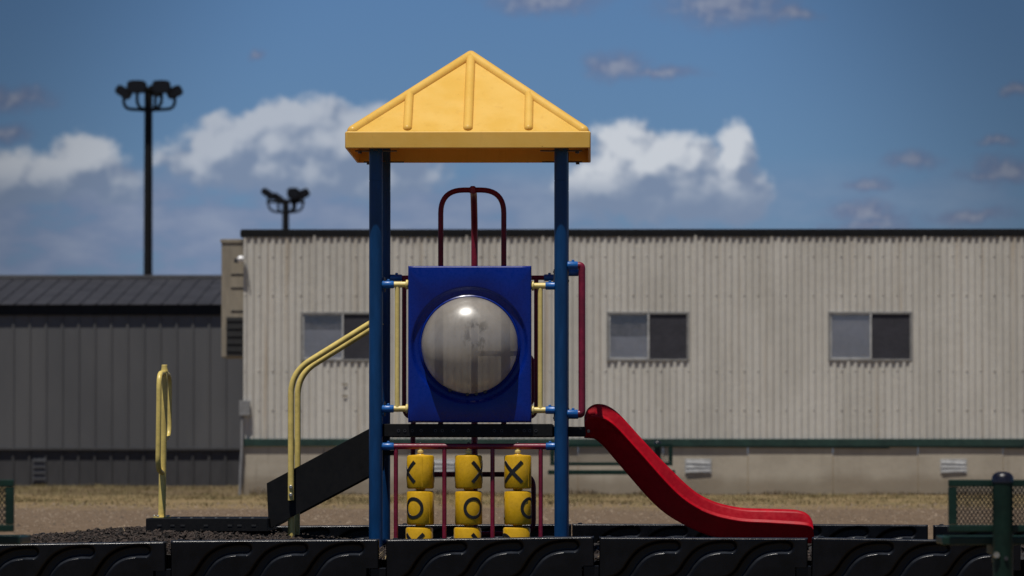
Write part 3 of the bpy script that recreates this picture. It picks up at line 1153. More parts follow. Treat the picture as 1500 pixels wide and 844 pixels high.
# ---------------- transfer platform with its grab handle
YT0, YT1 = YF + 0.05, YF + 0.95
p = MB()
zp1, zp0 = AZ(759.5, YT0), AZ(779, YT0)
xt0, xt1 = AX(214, YT0), AX(392.5, YT0)
p.box((xt0, YT0, zp0), (xt1, YT1, zp1), 0.006)
plat = p.build('transfer_platform', 'deck', PS)
for q in (234, 253, 268, 302, 337, 351, 372):
    p = MB()
    p.box((AX(q, YT0) - 0.014, YT0 - 0.003, AZ(770.5, YT0) - 0.006), (AX(q, YT0) + 0.014, YT0 + 0.001, AZ(770.5, YT0) + 0.006), 0.002)
    p.build('slot', 'ink', plat)
for (x, y) in ((xt0 + .1, YT0 + .1), (xt0 + .1, YT1 - .1), (xt1 - .1, YT0 + .1), (xt1 - .1, YT1 - .1)):
    p = MB()
    p.tube([(x, y, zp0 + 0.004), (x, y, 0.06)], 0.03, 14)
    p.build('leg', 'deck', plat)
YH = YT0 + 0.30
xh = AX(237.4, YH)
zh0, zh1 = zp1 - 0.002, AZ(536, YH)
p = MB()
p.tube([(xh, YH, zh0), (xh + 0.014, YH, zh1 - 0.03)], 0.0235, 18, caps=True)
p.lathe([(0.0245, zh1 - 0.035), (0.019, zh1 - 0.012), (0.019, zh1 + 0.004), (0.016, zh1 + 0.007)], (xh + 0.0145, YH, 0), seg=18)
p.lathe([(0.058, zh0 - 0.002), (0.058, zh0 + 0.008), (0.026, zh0 + 0.010), (0.025, zh0 + 0.02)], (xh, YH, 0), seg=20)
gh = p.build('grab_post', 'hand_yellow', plat)
p = MB()
zl0 = AZ(688, YH)
p.tube([(xh + 0.010, YH, zh1 - 0.045), (xh - 0.001, YH - 0.20, zh1 - 0.05), (xh - 0.007, YH - 0.20, zl0), (xh + 0.003, YH, zl0 - 0.02)], 0.0165, 16, fillet=0.09, n=8)
zl1 = AZ(640, YH)
p.tube([(xh + 0.014, YH, zh1 - 0.045), (xh + 0.034, YH + 0.17, zh1 - 0.055), (xh + 0.032, YH + 0.17, zl1), (xh + 0.006, YH, zl1 - 0.02)], 0.0145, 16, fillet=0.09, n=8)
p.build('grab_loop', 'hand_yellow', plat)
for k in range(5):
    a = k * 2 * PI / 5 + 0.5
    p = MB()
    p.lathe([(0.009, zh0 + 0.004), (0.009, zh0 + 0.016), (0.006, zh0 + 0.019)], (xh + math.cos(a) * 0.047, YH + math.sin(a) * 0.047, 0), seg=8)
    p.build('bolt', 'steel', plat)
for k in range(7):
    p = MB()
    q = 262 + k * 18
    p.lathe([(0.010, zp1 - 0.001), (0.010, zp1 + 0.003), (0.006, zp1 + 0.005)], (AX(q, YT0), YT0 + 0.02 + 0.03 * (k % 2), 0), seg=8)
    p.build('bolt', 'steel', plat)

# ------------------------------------------------------------------ border timbers
BL, BH, BT = 1.205, 0.315, 0.10


def seg_dist(px_, pz_, ax, az, bx, bz):
    dx, dz = bx - ax, bz - az
    l2 = dx * dx + dz * dz
    u = max(0, min(1, ((px_ - ax) * dx + (pz_ - az) * dz) / l2)) if l2 else 0
    return math.hypot(px_ - ax - u * dx, pz_ - az - u * dz)


def border_mesh():
    p = MB()
    NXb, NZb = 216, 62
    chans = []
    for e in (0.435, 0.760, 1.085):
        pl = [(e, 0.262), (e - 0.06, 0.262), (e - 0.13, 0.249), (e - 0.19, 0.216), (e - 0.235, 0.166), (e - 0.275, 0.106), (e - 0.325, 0.066), (e - 0.385, 0.05), (e - 0.43, 0.05)]
        v3 = catmull([Vector((a, 0, b_)) for a, b_ in pl], 4)
        chans.append([(v.x, v.z) for v in v3 if v.x > 0.045])

    def front(x, z):
        y = 0.0
        # rounded outer edges
        for d in (BH - z, x, BL - x):
            if d < 0.014:
                u = 1 - d / 0.014
                y += 0.014 * (1 - math.sqrt(max(0, 1 - u * u * 0.98)))
        best = 9
        for ch in chans:
            if ch[0][0] + 0.06 < x or ch[-1][0] - 0.06 > x:
                continue
            for (a, b_) in zip(ch, ch[1:]):
                best = min(best, seg_dist(x, z, a[0], a[1], b_[0], b_[1]))
        w = 0.030
        u = (w + 0.010 - best) / 0.020
        u = max(0, min(1, u))
        y += 0.034 * u * u * (3 - 2 * u)
        return y
    solid = lambda i, j: not ((i + 0.5) / NXb * BL > BL - 0.075 and (j + 0.5) / NZb * BH < 0.145)
    fv, bv = {}, {}
    for i in range(NXb + 1):
        for j in range(NZb + 1):
            x, z = BL * i / NXb, BH * j / NZb
            fv[i, j] = p.bm.verts.new((x, front(x, z), z))
    for i in range(NXb):
        for j in range(NZb):
            if solid(i, j):
                p.face([fv[i, j], fv[i + 1, j], fv[i + 1, j + 1], fv[i, j + 1]])
    # back and sides from the open boundary
    bound = [e for e in p.bm.edges if len(e.link_faces) == 1]
    for e in bound:
        for v in e.verts:
            if v not in bv:
                bv[v] = p.bm.verts.new((v.co.x, BT, v.co.z))
    for e in bound:
        a, c = e.verts
        p.face([a, c, bv[c], bv[a]])
    for v in [v for v in p.bm.verts if not v.link_faces]:
        p.bm.verts.remove(v)
    return p


bt0 = border_mesh().build('border_timber', 'border', None, sharp=50)
bt0['category'] = 'border timber'
bt0['group'] = 'black border timbers around the mulch bed'
p = MB()
p.box((-0.092, 0.018, 0.01), (-0.001, BT - 0.012, 0.150), 0.006)
p.build('lap_tongue', 'border', bt0)
p = MB()
p.lathe([(0.016, -0.2), (0.016, BH + 0.004), (0.010, BH + 0.008)], (0.055, BT * 0.5, 0), seg=12)
p.build('stake_head', 'border', bt0)


def place_border(pxa, pya, pxb, pyb, Y, label, first=[True]):
    A, B = at(pxa, pya, Y), at(pxb, pyb, Y)
    ang = math.atan2(B.z - A.z, B.x - A.x)
    loc = Vector((A.x + math.sin(ang) * BH, Y, A.z - BH * math.cos(ang)))
    rot = (0, -ang, 0)
    if first[0]:
        first[0] = False
        bt0.location, bt0.rotation_euler, bt0['label'] = loc, rot, label
        return bt0
    return dup(bt0, loc, rot, label)


place_border(-62, 798, 243, 793.5, 28.0, 'front black border timber nearest the yellow grab handle, in front of heaped mulch')
place_border(250, 792, 555, 790, 28.0, 'front black border timber below the stairs and low platform')
place_border(565, 790.5, 868, 786, 28.0, 'front black border timber below the turning yellow cylinders')
place_border(878, 787, 1183, 788.5, 28.0, 'front black border timber below the foot of the red slide')
place_border(1190, 787.5, 1494, 793, 28.0, 'front black border timber partly behind the green mesh bench with domed post')
YRB = 33.35
place_border(-218, 786, 37, 784, YRB, 'rear black border timber just beyond the cut off corner of a green bench')
place_border(50, 782.5, 303, 772.5, YRB, 'rear black border timber tilted behind the grab handle and low platform')
place_border(314, 771, 567, 769.5, YRB, 'rear black border timber seen behind the stairs')
place_border(581, 768.5, 829, 768, YRB, 'rear black border timber seen behind the turning cylinders')
place_border(838, 767.5, 1092, 768, YRB, 'rear black border timber behind the steep part of the red slide')
place_border(1103, 767.5, 1357, 769, YRB, 'rear black border timber ending just beyond the foot of the slide')
place_border(1368, 769.5, 1622, 771, YRB, 'rear black border timber mostly hidden by the mesh bench with domed post')

# ------------------------------------------------------------------ benches
BW = 0.915


def lattice(p, x0, x1, z0, z1, y, w, pw, ph, vertical=True, zc=None):
    """expanded metal: two families of slanting bars clipped to a rectangle"""
    k = ph / pw
    L = x1 - x0
    Hh = z1 - z0
    nlo = int(-Hh / ph) - 2
    nhi = int((L * k) / ph) + 2
    for fam in (1, -1):
        for i in range(nlo, nhi + 1):
            c = i * ph                      # line: dz = k*dx - c (mirrored for the other family)
            xa, xb = c / k, (c + Hh) / k
            a, b_ = max(0, xa), min(L, xb)
            if b_ - a < 0.003:
                continue
            za_, zb_ = k * a - c, k * b_ - c
            if fam < 0:
                za_, zb_ = Hh - za_, Hh - zb_
            A, B = (x0 + a, z0 + za_), (x0 + b_, z0 + zb_)
            d = Vector((B[0] - A[0], B[1] - A[1])).normalized() * w / 2
            n_ = (-d[1], d[0])
            q = [(A[0] + n_[0], A[1] + n_[1]), (B[0] + n_[0], B[1] + n_[1]), (B[0] - n_[0], B[1] - n_[1]), (A[0] - n_[0], A[1] - n_[1])]
            yy_ = y + (0.0015 if fam > 0 else -0.0015)
            if vertical:
                p.prism(q, yy_ - 0.002, yy_ + 0.002)
            else:
                vs_ = [p.bm.verts.new((u, v, zc + (0.001 if fam > 0 else -0.001))) for u, v in q]
                p.face(vs_)


def make_bench(e, es, lw=0.0052, lp=0.0178, bw=0.915, legx=0.665, bz0=0.468, bz1=0.690, sz=0.447):
    b0 = thing('mesh_bench', '', 'bench', (0, 0, 0), 'green mesh benches')
    p = MB()
    xx = bw - 0.025
    p.box((-xx, 0.058, bz1 - e), (xx, 0.092, bz1), 0.005)
    p.box((-xx, 0.058, bz0), (xx, 0.092, bz0 + e), 0.005)
    p.box((-xx, 0.060, bz0 + e + .001), (-xx + 0.036 * e / .03, 0.090, bz1 - e - .001), 0.004)
    p.box((xx - 0.036 * e / .03, 0.060, bz0 + e + .001), (xx, 0.090, bz1 - e - .001), 0.004)
    back = p.build('backrest', 'green', b0)
    p = MB()
    lattice(p, -xx + 0.037 * e / .03, xx - 0.037 * e / .03, bz0 + e + .001, bz1 - e - .001, 0.075, lw, lp, lp * 1.49)
    p.build('back_mesh', 'mesh', back, smooth=False)
    p = MB()
    for (lo, hi) in (((-bw, 0.10, sz - es), (bw, 0.135, sz)), ((-bw, 0.445, sz - es), (bw, 0.48, sz)), ((-bw, 0.136, sz - 0.034), (-bw + 0.035, 0.444, sz - 0.001)), ((bw - 0.035, 0.136, sz - 0.034), (bw, 0.444, sz - 0.001)), ((-bw, 0.11, sz - 0.16), (-bw + .02, 0.47, sz - 0.036))):
        if lo[2] < sz - 0.1:
            continue
        p.box(lo, hi, 0.006)
    p.box((-legx - 0.035, 0.16, sz - 0.075), (-legx + 0.045, 0.42, sz - 0.036), 0.004)
    p.box((legx - 0.045, 0.16, sz - 0.075), (legx + 0.035, 0.42, sz - 0.036), 0.004)
    seat = p.build('seat', 'green', b0)
    p = MB()
    lattice(p, -bw + 0.036, bw - 0.036, 0.136, 0.444, 0, 0.006, 0.0265, 0.0178 * 2.2, vertical=False, zc=sz - 0.012)
    p.build('seat_mesh', 'mesh', seat, smooth=False)
    for x in (-legx, legx):
        p = MB()
        p.lathe([(0.043, -0.05), (0.043, bz1 + 0.004)], (x, 0.0, 0), seg=28)
        leg = p.build('leg', 'bench_post', b0)
        p = MB()
        p.lathe([(0.046, bz1 - 0.012), (0.046, bz1 + 0.010), (0.041, bz1 + 0.022), (0.028, bz1 + 0.031), (0.012, bz1 + 0.035)], (x, 0, 0), seg=28)
        p.build('post_cap', 'bench_cap', leg)
        p = MB()
        p.box((x - 0.035, 0.040, sz - 0.11), (x + 0.035, 0.17, sz - 0.04), 0.006)
        p.build('leg_bracket', 'bench_post', leg)
        p = MB()
        p.lathe([(0.012, -0.052), (0.014, -0.046), (0.014, -0.03)], (x - 0.030, 0, sz - 0.075), 'Y', 12)
        p.build('bolt', 'steel', leg)
        p = MB()
        p.lathe([(0.008, -0.050), (0.009, -0.046), (0.009, -0.03)], (x + 0.010, 0, sz - 0.09), 'Y', 12)
        p.build('bolt', 'dark_bolt', leg)
    return b0


b0 = make_bench(0.030, 0.035)
YBE = 20.55
bx = at(1380, 790, YBE + 0.1).x + BW
b0.location = (bx, YBE, 0.0)
b0['label'] = 'dark green mesh bench seen from behind, its round domed post in full view'
dup(b0, (at(30, 790, YBE + 0.1).x - BW, YBE, 0.0), (0, 0, 0), 'green mesh bench of which only one corner of backrest and seat shows')
YFB = 60.0
fbx = (AX(803, YFB) + AX(988, YFB)) / 2
b1 = make_bench(0.042, 0.055, 0.0050, 0.030, (AX(988, YFB) - AX(803, YFB)) / 2, (AX(988, YFB) - AX(803, YFB)) / 2 - 0.21, 0.455, 0.727, 0.40)
b1.location, b1.rotation_euler = (fbx, YFB, 0.2), (0, 0, PI)
b1['label'] = 'green mesh bench on the dry grass, partly hidden behind the red slide'

# ------------------------------------------------------------------ beige portable building
YW = 70.8
W0, W1 = AX(357.5, YW), 14.0
zs0, zs1 = AZ(655, YW), AZ(643.5, YW)      # green band
zw1 = AZ(347, YW)
zr_ = AZ(336.5, YW)
DEP = 7.3
BB = thing('portable_building', 'long beige corrugated portable building with sliding windows behind the playground', 'building', (W0, YW, 0.2))
wins = [(AX(440, YW), AX(562, YW)), (AX(888.5, YW), AX(1009.5, YW)), (AX(1213, YW), AX(1336.5, YW)), (AX(1213, YW) + 4.5, AX(1336.5, YW) + 4.5)]
wz0, wz1 = AZ(529, YW), AZ(457, YW)
# corrugated walls
p = MB()
prof = []
x = W0
pitch = 0.1016
i = 0
while x < W1:
    for dx, dy in ((0, 0.0), (0.030, 0.0), (0.0505, 0.021), (0.080, 0.021)):
        prof.append((x + dx + 0.002 * math.sin(i * 2.3), YW + dy - 0.012 - (0.006 if i % 11 == 10 else 0) + 0.0025 * math.sin(i * 1.7) + 0.002 * math.sin(i * 0.37)))
    if i % 11 == 9:                         # lap joint between sheets
        prof.append((x + 0.079, YW + 0.006))
    x += pitch
    i += 1
zrows = [zs1, wz0, wz1, zw1 + 0.02]
grid = [[p.bm.verts.new((a, b_, z)) for a, b_ in prof] for z in zrows]
for r_ in range(3):
    for k in range(len(prof) - 1):
        xm = (prof[k][0] + prof[k + 1][0]) / 2
        if r_ == 1 and any(a + 0.03 < xm < b_ - 0.03 for a, b_ in wins):
            continue
        p.face([grid[r_][k], grid[r_][k + 1], grid[r_ + 1][k + 1], grid[r_ + 1][k]])
# end and rear walls
p.box((W0 - 0.012, YW - 0.014, zs1 - 0.01), (W0 + 0.02, YW + DEP, zw1 + 0.02))
p.box((W1 - 0.02, YW + 0.02, zs1), (W1 + 0.03, YW + DEP, zw1))
p.box((W0 + 0.03, YW + DEP - 0.05, zs1), (W1 - 0.03, YW + DEP - 0.002, zw1))
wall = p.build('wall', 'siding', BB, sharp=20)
# screws in rows
p = MB()
for z in (AZ(375, YW), AZ(432, YW), AZ(543, YW), AZ(600, YW)):
    x = W0 + 0.013
    k = 0
    while x < 7.2:
        if k % 2 == 0 and not any(a - .03 < x < b_ + .03 and wz0 < z < wz1 for a, b_ in wins):
            p.lathe([(0.009, YW - 0.020), (0.011, YW - 0.014), (0.011, YW - 0.010)], (x, 0, z), 'Y', 6)
        x += pitch
        k += 1
p.build('wall_screws', 'siding', wall)['kind'] = 'stuff'
p = MB()
p.box((W0 - 0.03, YW - 0.035, zs0 + 0.012), (W1, YW + 0.05, zs1 + 0.006), 0.004)
p.build('sill_band', 'green_trim', BB)
p = MB()
x = W0 - 0.02
p.box((W0 - 0.02, YW - 0.004, zs0), (W0 + 0.02, YW + DEP, 0.16))
# skirting boards, each with a joint to the next one
xs0 = AX(1220, YW)
while xs0 > W0:
    xs0 -= 1.2425
a = W0
k = 0
while a < W1:
    b_ = xs0 + 1.2425 if k == 0 else a + 1.2425
    yo = 0.006 * (k % 2)
    p.box((a + 0.004, YW + 0.002 + yo, 0.12), (b_ - 0.004, YW + 0.03 + yo, zs0 + 0.03), 0.003)
    a = b_
    k += 1
p.build('skirting', 'skirt', BB)
# warped flashing strips under the band
p = MB()
for (qa, qb, drop) in ((965, 1303, 0.05), (1303, 1500, 0.055)):
    xa, xb = AX(qa, YW), AX(qb, YW)
    p.prism([(xa, zs0 + 0.013), (xa, zs0), (xb, zs0 - 0.005 - drop * 0.35), (xb, zs0 + 0.013)], YW - 0.020, YW - 0.010)
p.build('flashing', 'green_trim', BB)
p = MB()
p.box((W0 - 0.06, YW - 0.021, zw1), (W1 + 0.1, YW + DEP + 0.1, zr_ - 0.012), 0.008)
p.box((W0 - 0.05, YW - 0.016, zr_ - 0.010), (W1 + 0.08, YW + DEP + 0.08, zr_ + 0.006), 0.004)
p.build('roof_trim', 'black_trim', BB)
p = MB()
p.box((W0 + 0.1, YW + 0.9, zs1 + .1), (W1 - .1, YW + 0.95, zw1 - .1))
p.build('inner_wall', 'interior', BB)
for wi, (a, b_) in enumerate(wins):
    p = MB()
    y0, y1 = YW - 0.021, YW + 0.03
    fw = 0.035
    p.box((a, y0, wz1 - fw), (b_, y1, wz1), 0.004)
    p.box((a, y0, wz0), (b_, y1, wz0 + fw * 0.8), 0.004)
    p.box((a, y0, wz0 + fw * 0.8 + .001), (a + fw, y1, wz1 - fw - .001), 0.004)
    p.box((b_ - fw, y0, wz0 + fw * 0.8 + .001), (b_, y1, wz1 - fw - .001), 0.004)
    xm = (a + b_) / 2
    win = p.build('window', 'alu', BB)
    p = MB()
    sash = 0.022
    lo_z, hi_z = wz0 + fw * 0.8, wz1 - fw
    p.box((a + fw, y0 + 0.012, lo_z), (a + fw + sash, y0 + 0.03, hi_z), 0.003)
    p.box((xm - sash * 0.2, y0 - 0.003, lo_z), (xm + sash * 1.1, y0 + 0.03, hi_z), 0.003)
    p.box((a + fw + sash + .001, y0 + 0.012, lo_z), (xm - sash * .2 - .001, y0 + 0.03, lo_z + sash), 0.003)
    p.box((a + fw + sash + .001, y0 + 0.012, hi_z - sash * .7), (xm - sash * .2 - .001, y0 + 0.03, hi_z), 0.003)
    p.build('sash', 'vent', win)
    p = MB()
    p.box((a + fw + 0.002, y0 + 0.016, lo_z), (xm, y0 + 0.019, hi_z))
    p.build('pane', 'glass', win)
    # blind: each window has its own state
    p = MB()
    yb_ = YW + 0.008
    zz = lo_z + 0.004
    top = (lo_z + (hi_z - lo_z) * 0.62, lo_z + (hi_z - lo_z) * 0.48, hi_z, hi_z)[wi]
    k = 0
    while zz < top:
        sag = 0.12 if (wi == 0 and k in (7, 8)) else 0.0
        p.box((a + fw + 0.006, yb_, zz), (xm - 0.004, yb_ + 0.002, zz + 0.0245), rot=Matrix.Rotation(-0.07, 3, 'X') @ Matrix.Rotation(sag * 0.1, 3, 'Y'))
        zz += 0.025
        k += 1
    p.build('blind', 'blind', win)
    if wi < 2:
        p = MB()
        xq = a + fw + 0.006
        n_ = 5
        for k in range(n_):
            xe = xq + (xm - 0.004 - a - fw - 0.006) / n_
            p.box((xq, yb_ + 0.012 + 0.006 * (k % 2), top - 0.02), (xe - 0.001, yb_ + 0.016 + 0.006 * (k % 2), hi_z))
            xq = xe
        p.build('curtain', 'curtain', win)
    p = MB()
    p.box((xm + sash, y0 + 0.02, lo_z), (b_ - fw, y0 + 0.024, hi_z))
    p.build('insect_screen', 'screen', win)
for q in (649, 1022.5, 1396.5):
    p = MB()
    x0, x1 = AX(q - 19.5, YW), AX(q + 19.5, YW)
    z0, z1 = AZ(693.5, YW), AZ(672.5, YW)
    p.box((x0, YW - 0.010, z0), (x1, YW + 0.001, z1), 0.004)
    vent = p.build('vent', 'vent', BB)
    for k in range(3):
        p = MB()
        zz = z0 + 0.02 + (z1 - z0 - 0.03) * k / 3
        p.box((x0 + 0.02, YW - 0.020, zz), (x1 - 0.02, YW - 0.014, zz + 0.042), 0.002, rot=Matrix.Rotation(-0.12 - 0.06 * k, 3, 'X') @ Matrix.Rotation(0.05 * (k - 1), 3, 'Y'))
        p.build('louvre', 'vent', vent)
# meter box, conduit and pipe at the corner
p = MB()
p.box((AX(351, YW), YW - 0.10, AZ(609, YW)), (AX(367, YW), YW - 0.026, AZ(587, YW)), 0.008)
mbx = p.build('meter_box', 'box_grey', BB)
p = MB()
p.tube([(AX(355, YW), YW - 0.06, AZ(608, YW)), (AX(355, YW), YW - 0.06, AZ(655, YW)), (AX(353, YW), YW - 0.06, AZ(690, YW)), (AX(352, YW), YW - 0.06, 0.16)], 0.022, 10)
p.build('conduit', 'box_grey', mbx)
for yy_ in (563, 580):
    p = MB()
    p.box((AX(501, YW), YW - 0.0165, AZ(yy_ + 1.2, YW)), (AX(509, YW), YW - 0.011, AZ(yy_ - 1.5, YW)))
    p.build('wall_bracket', 'ac', BB)
p = MB()
p.tube([(AX(357, YW), YW - 0.03, AZ(384, YW)), (AX(362, YW), YW - 0.05, AZ(392, YW)), (AX(365, YW), YW - 0.03, AZ(420, YW))], 0.010, 8, fillet=0.05)
p.build('cable', 'box_grey', BB)
p = MB()
p.lathe([(0.02, 0.0), (0.05, 0.03), (0.055, 0.07), (0.03, 0.11)], (AX(353, YW), YW - 0.10, AZ(386, YW)), seg=18)
lp = p.build('wall_lamp', 'white_lamp', BB)
p = MB()
p.box((AX(343, YW), YW - 0.07, AZ(385, YW)), (AX(352, YW), YW - 0.02, AZ(379, YW)), 0.006)
p.build('lamp_arm', 'dark_bolt', lp)
# wall-hung cooler on the end wall
p = MB()
ax0, ax1 = AX(322, YW), W0 - 0.014
az0, az1 = AZ(523, YW), AZ(350, YW)
p.box((ax0, YW + 0.25, az0), (ax1, YW + 1.25, az1), 0.015)
p.box((ax0 - 0.015, YW + 0.235, az1 - 0.045), (ax1 - .001, YW + 1.26, az1 + 0.01), 0.006)
ac = p.build('wall_cooler', 'ac', BB)
p = MB()
gx0, gx1, gz0_, gz1_ = AX(329.5, YW), AX(354, YW), AZ(520, YW), AZ(464, YW)
p.box((gx0, YW + 0.238, gz0_), (gx1, YW + 0.2485, gz1_), 0.003)
p.build('grille', 'ac_dark', ac)
for yy_ in (401, 421, 455):
    p = MB()
    p.box((AX(336, YW), YW + 0.243, AZ(yy_ + 1, YW)), (AX(355, YW), YW + 0.2485, AZ(yy_ - 1, YW)), 0.001)
    p.build('slot', 'ac_dark', ac)
for k in range(5):
    p = MB()
    zz = gz0_ + (gz1_ - gz0_) * (k + 0.5) / 5
    p.box((gx0 + .01, YW + 0.226, zz), (gx1 - .01, YW + 0.237, zz + 0.012), 0.002)
    p.build('grille_bar', 'ac_dark', ac)

# ------------------------------------------------------------------ grey building further back
YG = 90.0
G0, G1 = -26.0, -2.5
GB = thing('grey_building', 'low dark grey ribbed metal building with a dark seamed roof', 'building', (G0, YG, 0.2))
gw1 = AZ(461, YG, 200)
gl_ = AZ(658, YG, 200)
p = MB()
prof = []
x = G0
while x < G1:
    prof += [(x, YG), (x + 0.245, YG), (x + 0.262, YG - 0.022), (x + 0.288, YG - 0.022)]
    x += 0.305
lo = [p.bm.verts.new((a, b_, gl_)) for a, b_ in prof]
hi = [p.bm.verts.new((a, b_, gw1 + 0.05)) for a, b_ in prof]
for k in range(len(prof) - 1):
    p.face([lo[k], lo[k + 1], hi[k + 1], hi[k]])
p.box((G1 - 0.06, YG + 0.05, gl_), (G1, YG + 10, gw1))
p.box((G0, YG + 0.05, gl_), (G0 + 0.05, YG + 10, gw1))
p.build('wall', 'grey_wall', GB, sharp=20)
p = MB()
p.box((G0, YG + 0.01, 0.1), (G1, YG + 0.2, gl_ - 0.01))
x = G0
while x < G1:
    p.box((x + 0.255, YG - 0.015, 0.1), (x + 0.295, YG + 0.008, gl_ - 0.012))
    x += 0.305
p.build('base_wall', 'grey_base', GB)
p = MB()
p.box((G0, YG - 0.05, gl_ - 0.02), (G1, YG + 0.06, gl_ + 0.025), 0.005)
p.build('ledge', 'grey_base', GB)
p = MB()
ez = AZ(446, YG - 0.3, 200)
p.box((G0 - .2, YG - 0.07, gw1 - 0.01), (G1 + .2, YG - 0.026, ez), 0.01)
p.build('fascia', 'black_trim', GB)
p = MB()
rdg = AZ(408, YG + 5, 200)
v = [p.bm.verts.new(q) for q in ((G0 - .2, YG - 0.13, ez + 0.003), (G1 + .2, YG - 0.13, ez + 0.003), (G1 + .2, YG + 5, rdg), (G0 - .2, YG + 5, rdg), (G0 - .2, YG + 10.3, ez), (G1 + .2, YG + 10.3, ez))]
p.face([v[0], v[1], v[2], v[3]])
p.face([v[3], v[2], v[5], v[4]])
x = G0
while x < G1:
    p.tube([(x, YG - 0.13, ez + 0.008), (x, YG + 5, rdg + 0.006)], 0.02, 6)
    x += 0.305
p.tube([(G0, YG + 5, rdg + 0.01), (G1, YG + 5, rdg + 0.01)], 0.06, 8)
p.build('roof', 'grey_roof', GB, sharp=30)
p = MB()
vx0, vx1, vz0, vz1 = AX(48, YG), AX(68, YG), AZ(707, YG, 60), AZ(672, YG, 60)
p.box((vx0, YG - 0.03, vz0), (vx1, YG - 0.016, vz1), 0.004)
gv = p.build('vent', 'grey_vent', GB)
for k in range(4):
    p = MB()
    zz = vz0 + (vz1 - vz0) * (k + .4) / 4
    p.box((vx0 + .02, YG - 0.05, zz), (vx1 - .02, YG - 0.031, zz + 0.03), 0.004)
    p.build('louvre', 'grey_base', gv)

# ------------------------------------------------------------------ floodlight poles


def floodlight(px, ytop, Y, heads, pole_r, label, stub):
    k = F / Y
    c = at(px, ytop, Y)
    T = thing('floodlight_pole', label, 'floodlight', (c.x, Y, 0.2), 'sports floodlights behind the buildings')
    p = MB()
    p.tube([(c.x, Y, 0.1), (c.x, Y, c.z)], lambda u: pole_r * (1.12 - 0.2 * u), 16)
    p.build('pole', 'pole', T)
    p = MB()
    for (hx, hy, dy, tilt, w, h) in heads:
        q = Vector((c.x + hx / k, Y + dy, c.z - hy / k))
        low = Vector((c.x, Y, c.z - stub / k))
        mid = Vector((q.x, Y + dy, low.z + (q.z - low.z) * 0.12))
        p.tube([low, mid, q], 0.055, 8, fillet=0.4)
    p.tube([(c.x - 28 / k, Y - .1, c.z - 4 / k), (c.x + 28 / k, Y - .1, c.z - 4 / k)], 0.06, 8)
    p.build('crossarm', 'lamp', T)
    for (hx, hy, dy, tilt, w, h) in heads:
        q = Vector((c.x + hx / k, Y + dy, c.z - hy / k))
        rot = Matrix.Rotation(R(tilt), 3, 'Y')
        W, H = w / k / 2, h / k / 2
        p = MB()
        LLL = []
        for (sx2, yv, zv) in ((0.45, 0.30, 0.5), (0.8, 0.22, 0.85), (1.0, 0.0, 1.0), (1.0, -0.22, 1.0), (0.94, -0.24, 0.94)):
            L_ = []
            for a in range(20):
                an = 2 * PI * a / 20
                cx_, cz_ = math.cos(an), math.sin(an)
                e = 0.55
                L_.append(q + rot @ Vector((math.copysign(abs(cx_) ** e, cx_) * W * sx2, yv, math.copysign(abs(cz_) ** e, cz_) * H * zv)))
            LLL.append(L_)
        rr_ = skin_loops(p, LLL, cap=False)
        p.face(rr_[0])
        hd = p.build('lamp_head', 'lamp', T)
        p = MB()
        L_ = []
        for a in range(20):
            an = 2 * PI * a / 20
            cx_, cz_ = math.cos(an), math.sin(an)
            L_.append(p.bm.verts.new(q + rot @ Vector((math.copysign(abs(cx_) ** .55, cx_) * W * .93, -0.235, math.copysign(abs(cz_) ** .55, cz_) * H * .93))))
        p.face(L_)
        p.build('lamp_glass', 'glass_lamp', hd)
    return T


floodlight(217.5, 128, 160.0, [(-37, 7, 0.2, 32, 25, 15), (-15, 1, -0.4, 0, 29, 19), (8, 4, 0.6, 10, 22, 16), (21, 1, -0.4, 0, 27, 19), (38, 7, 0.2, -24, 24, 16)], 0.145, 'tall dark floodlight pole with wide lamp cluster above the grey building', 34)
floodlight(418.5, 292, 225.0, [(-26, -8, 0.2, 35, 22, 11), (-12, -2, 0.5, 35, 20, 11), (12, -8, -0.4, 0, 18, 16), (25, -8, 0.3, -24, 20, 13), (13, 0, 0.6, -30, 16, 12)], 0.17, 'dark floodlight top with forked lamp arms rising just above the beige building roof', 20)

# ------------------------------------------------------------------ light and sky
SUN_EL, SUN_AZ = 72.0, 22.0      # height of the sun; degrees left of straight behind the camera
sd = Vector((-math.sin(R(SUN_AZ)) * math.cos(R(SUN_EL)), -math.cos(R(SUN_AZ)) * math.cos(R(SUN_EL)), math.sin(R(SUN_EL))))
sun_d = bpy.data.lights.new('sun', 'SUN')
sun_d.energy = 4.3
sun_d.angle = R(0.53)
sun_d.color = (1.0, 0.955, 0.88)
sun = bpy.data.objects.new('sun', sun_d)
COL.objects.link(sun)
sun.rotation_euler = sd.to_track_quat('Z', 'Y').to_euler()
sun.location = sd * 60

w = bpy.data.worlds.new('World')
sc.world = w
w.use_nodes = True
w.node_tree.nodes.clear()
t = NT(w.node_tree)
wo = t.n('ShaderNodeOutputWorld')
bg = t.n('ShaderNodeBackground')
bg.inputs['Strength'].default_value = 0.1
t.t.links.new(bg.outputs[0], wo.inputs[0])
sky = t.n('ShaderNodeTexSky', sky_type='NISHITA')
sky.sun_disc = False
sky.sun_elevation = R(SUN_EL)
sky.sun_rotation = R(180 + SUN_AZ)
sky.altitude = 100
sky.air_density = 1.0
sky.dust_density = 0.4
sky.ozone_density = 2.5
dirv = t.n('ShaderNodeTexCoord').outputs['Generated']
sp = t.n('ShaderNodeSeparateXYZ')
t.put(sp.inputs[0], dirv)
yc = t.math('MAXIMUM', sp.outputs[1], 0.05)
U = t.math('MULTIPLY_ADD', t.math('DIVIDE', sp.outputs[0], yc), F / 100, 8.66)     # degrees-like sky coordinates
V = t.math('MULTIPLY_ADD', t.math('DIVIDE', sp.outputs[2], yc), F / 100, -6.65)    # up is positive
cmb = t.n('ShaderNodeCombineXYZ')
t.put(cmb.inputs[0], U)
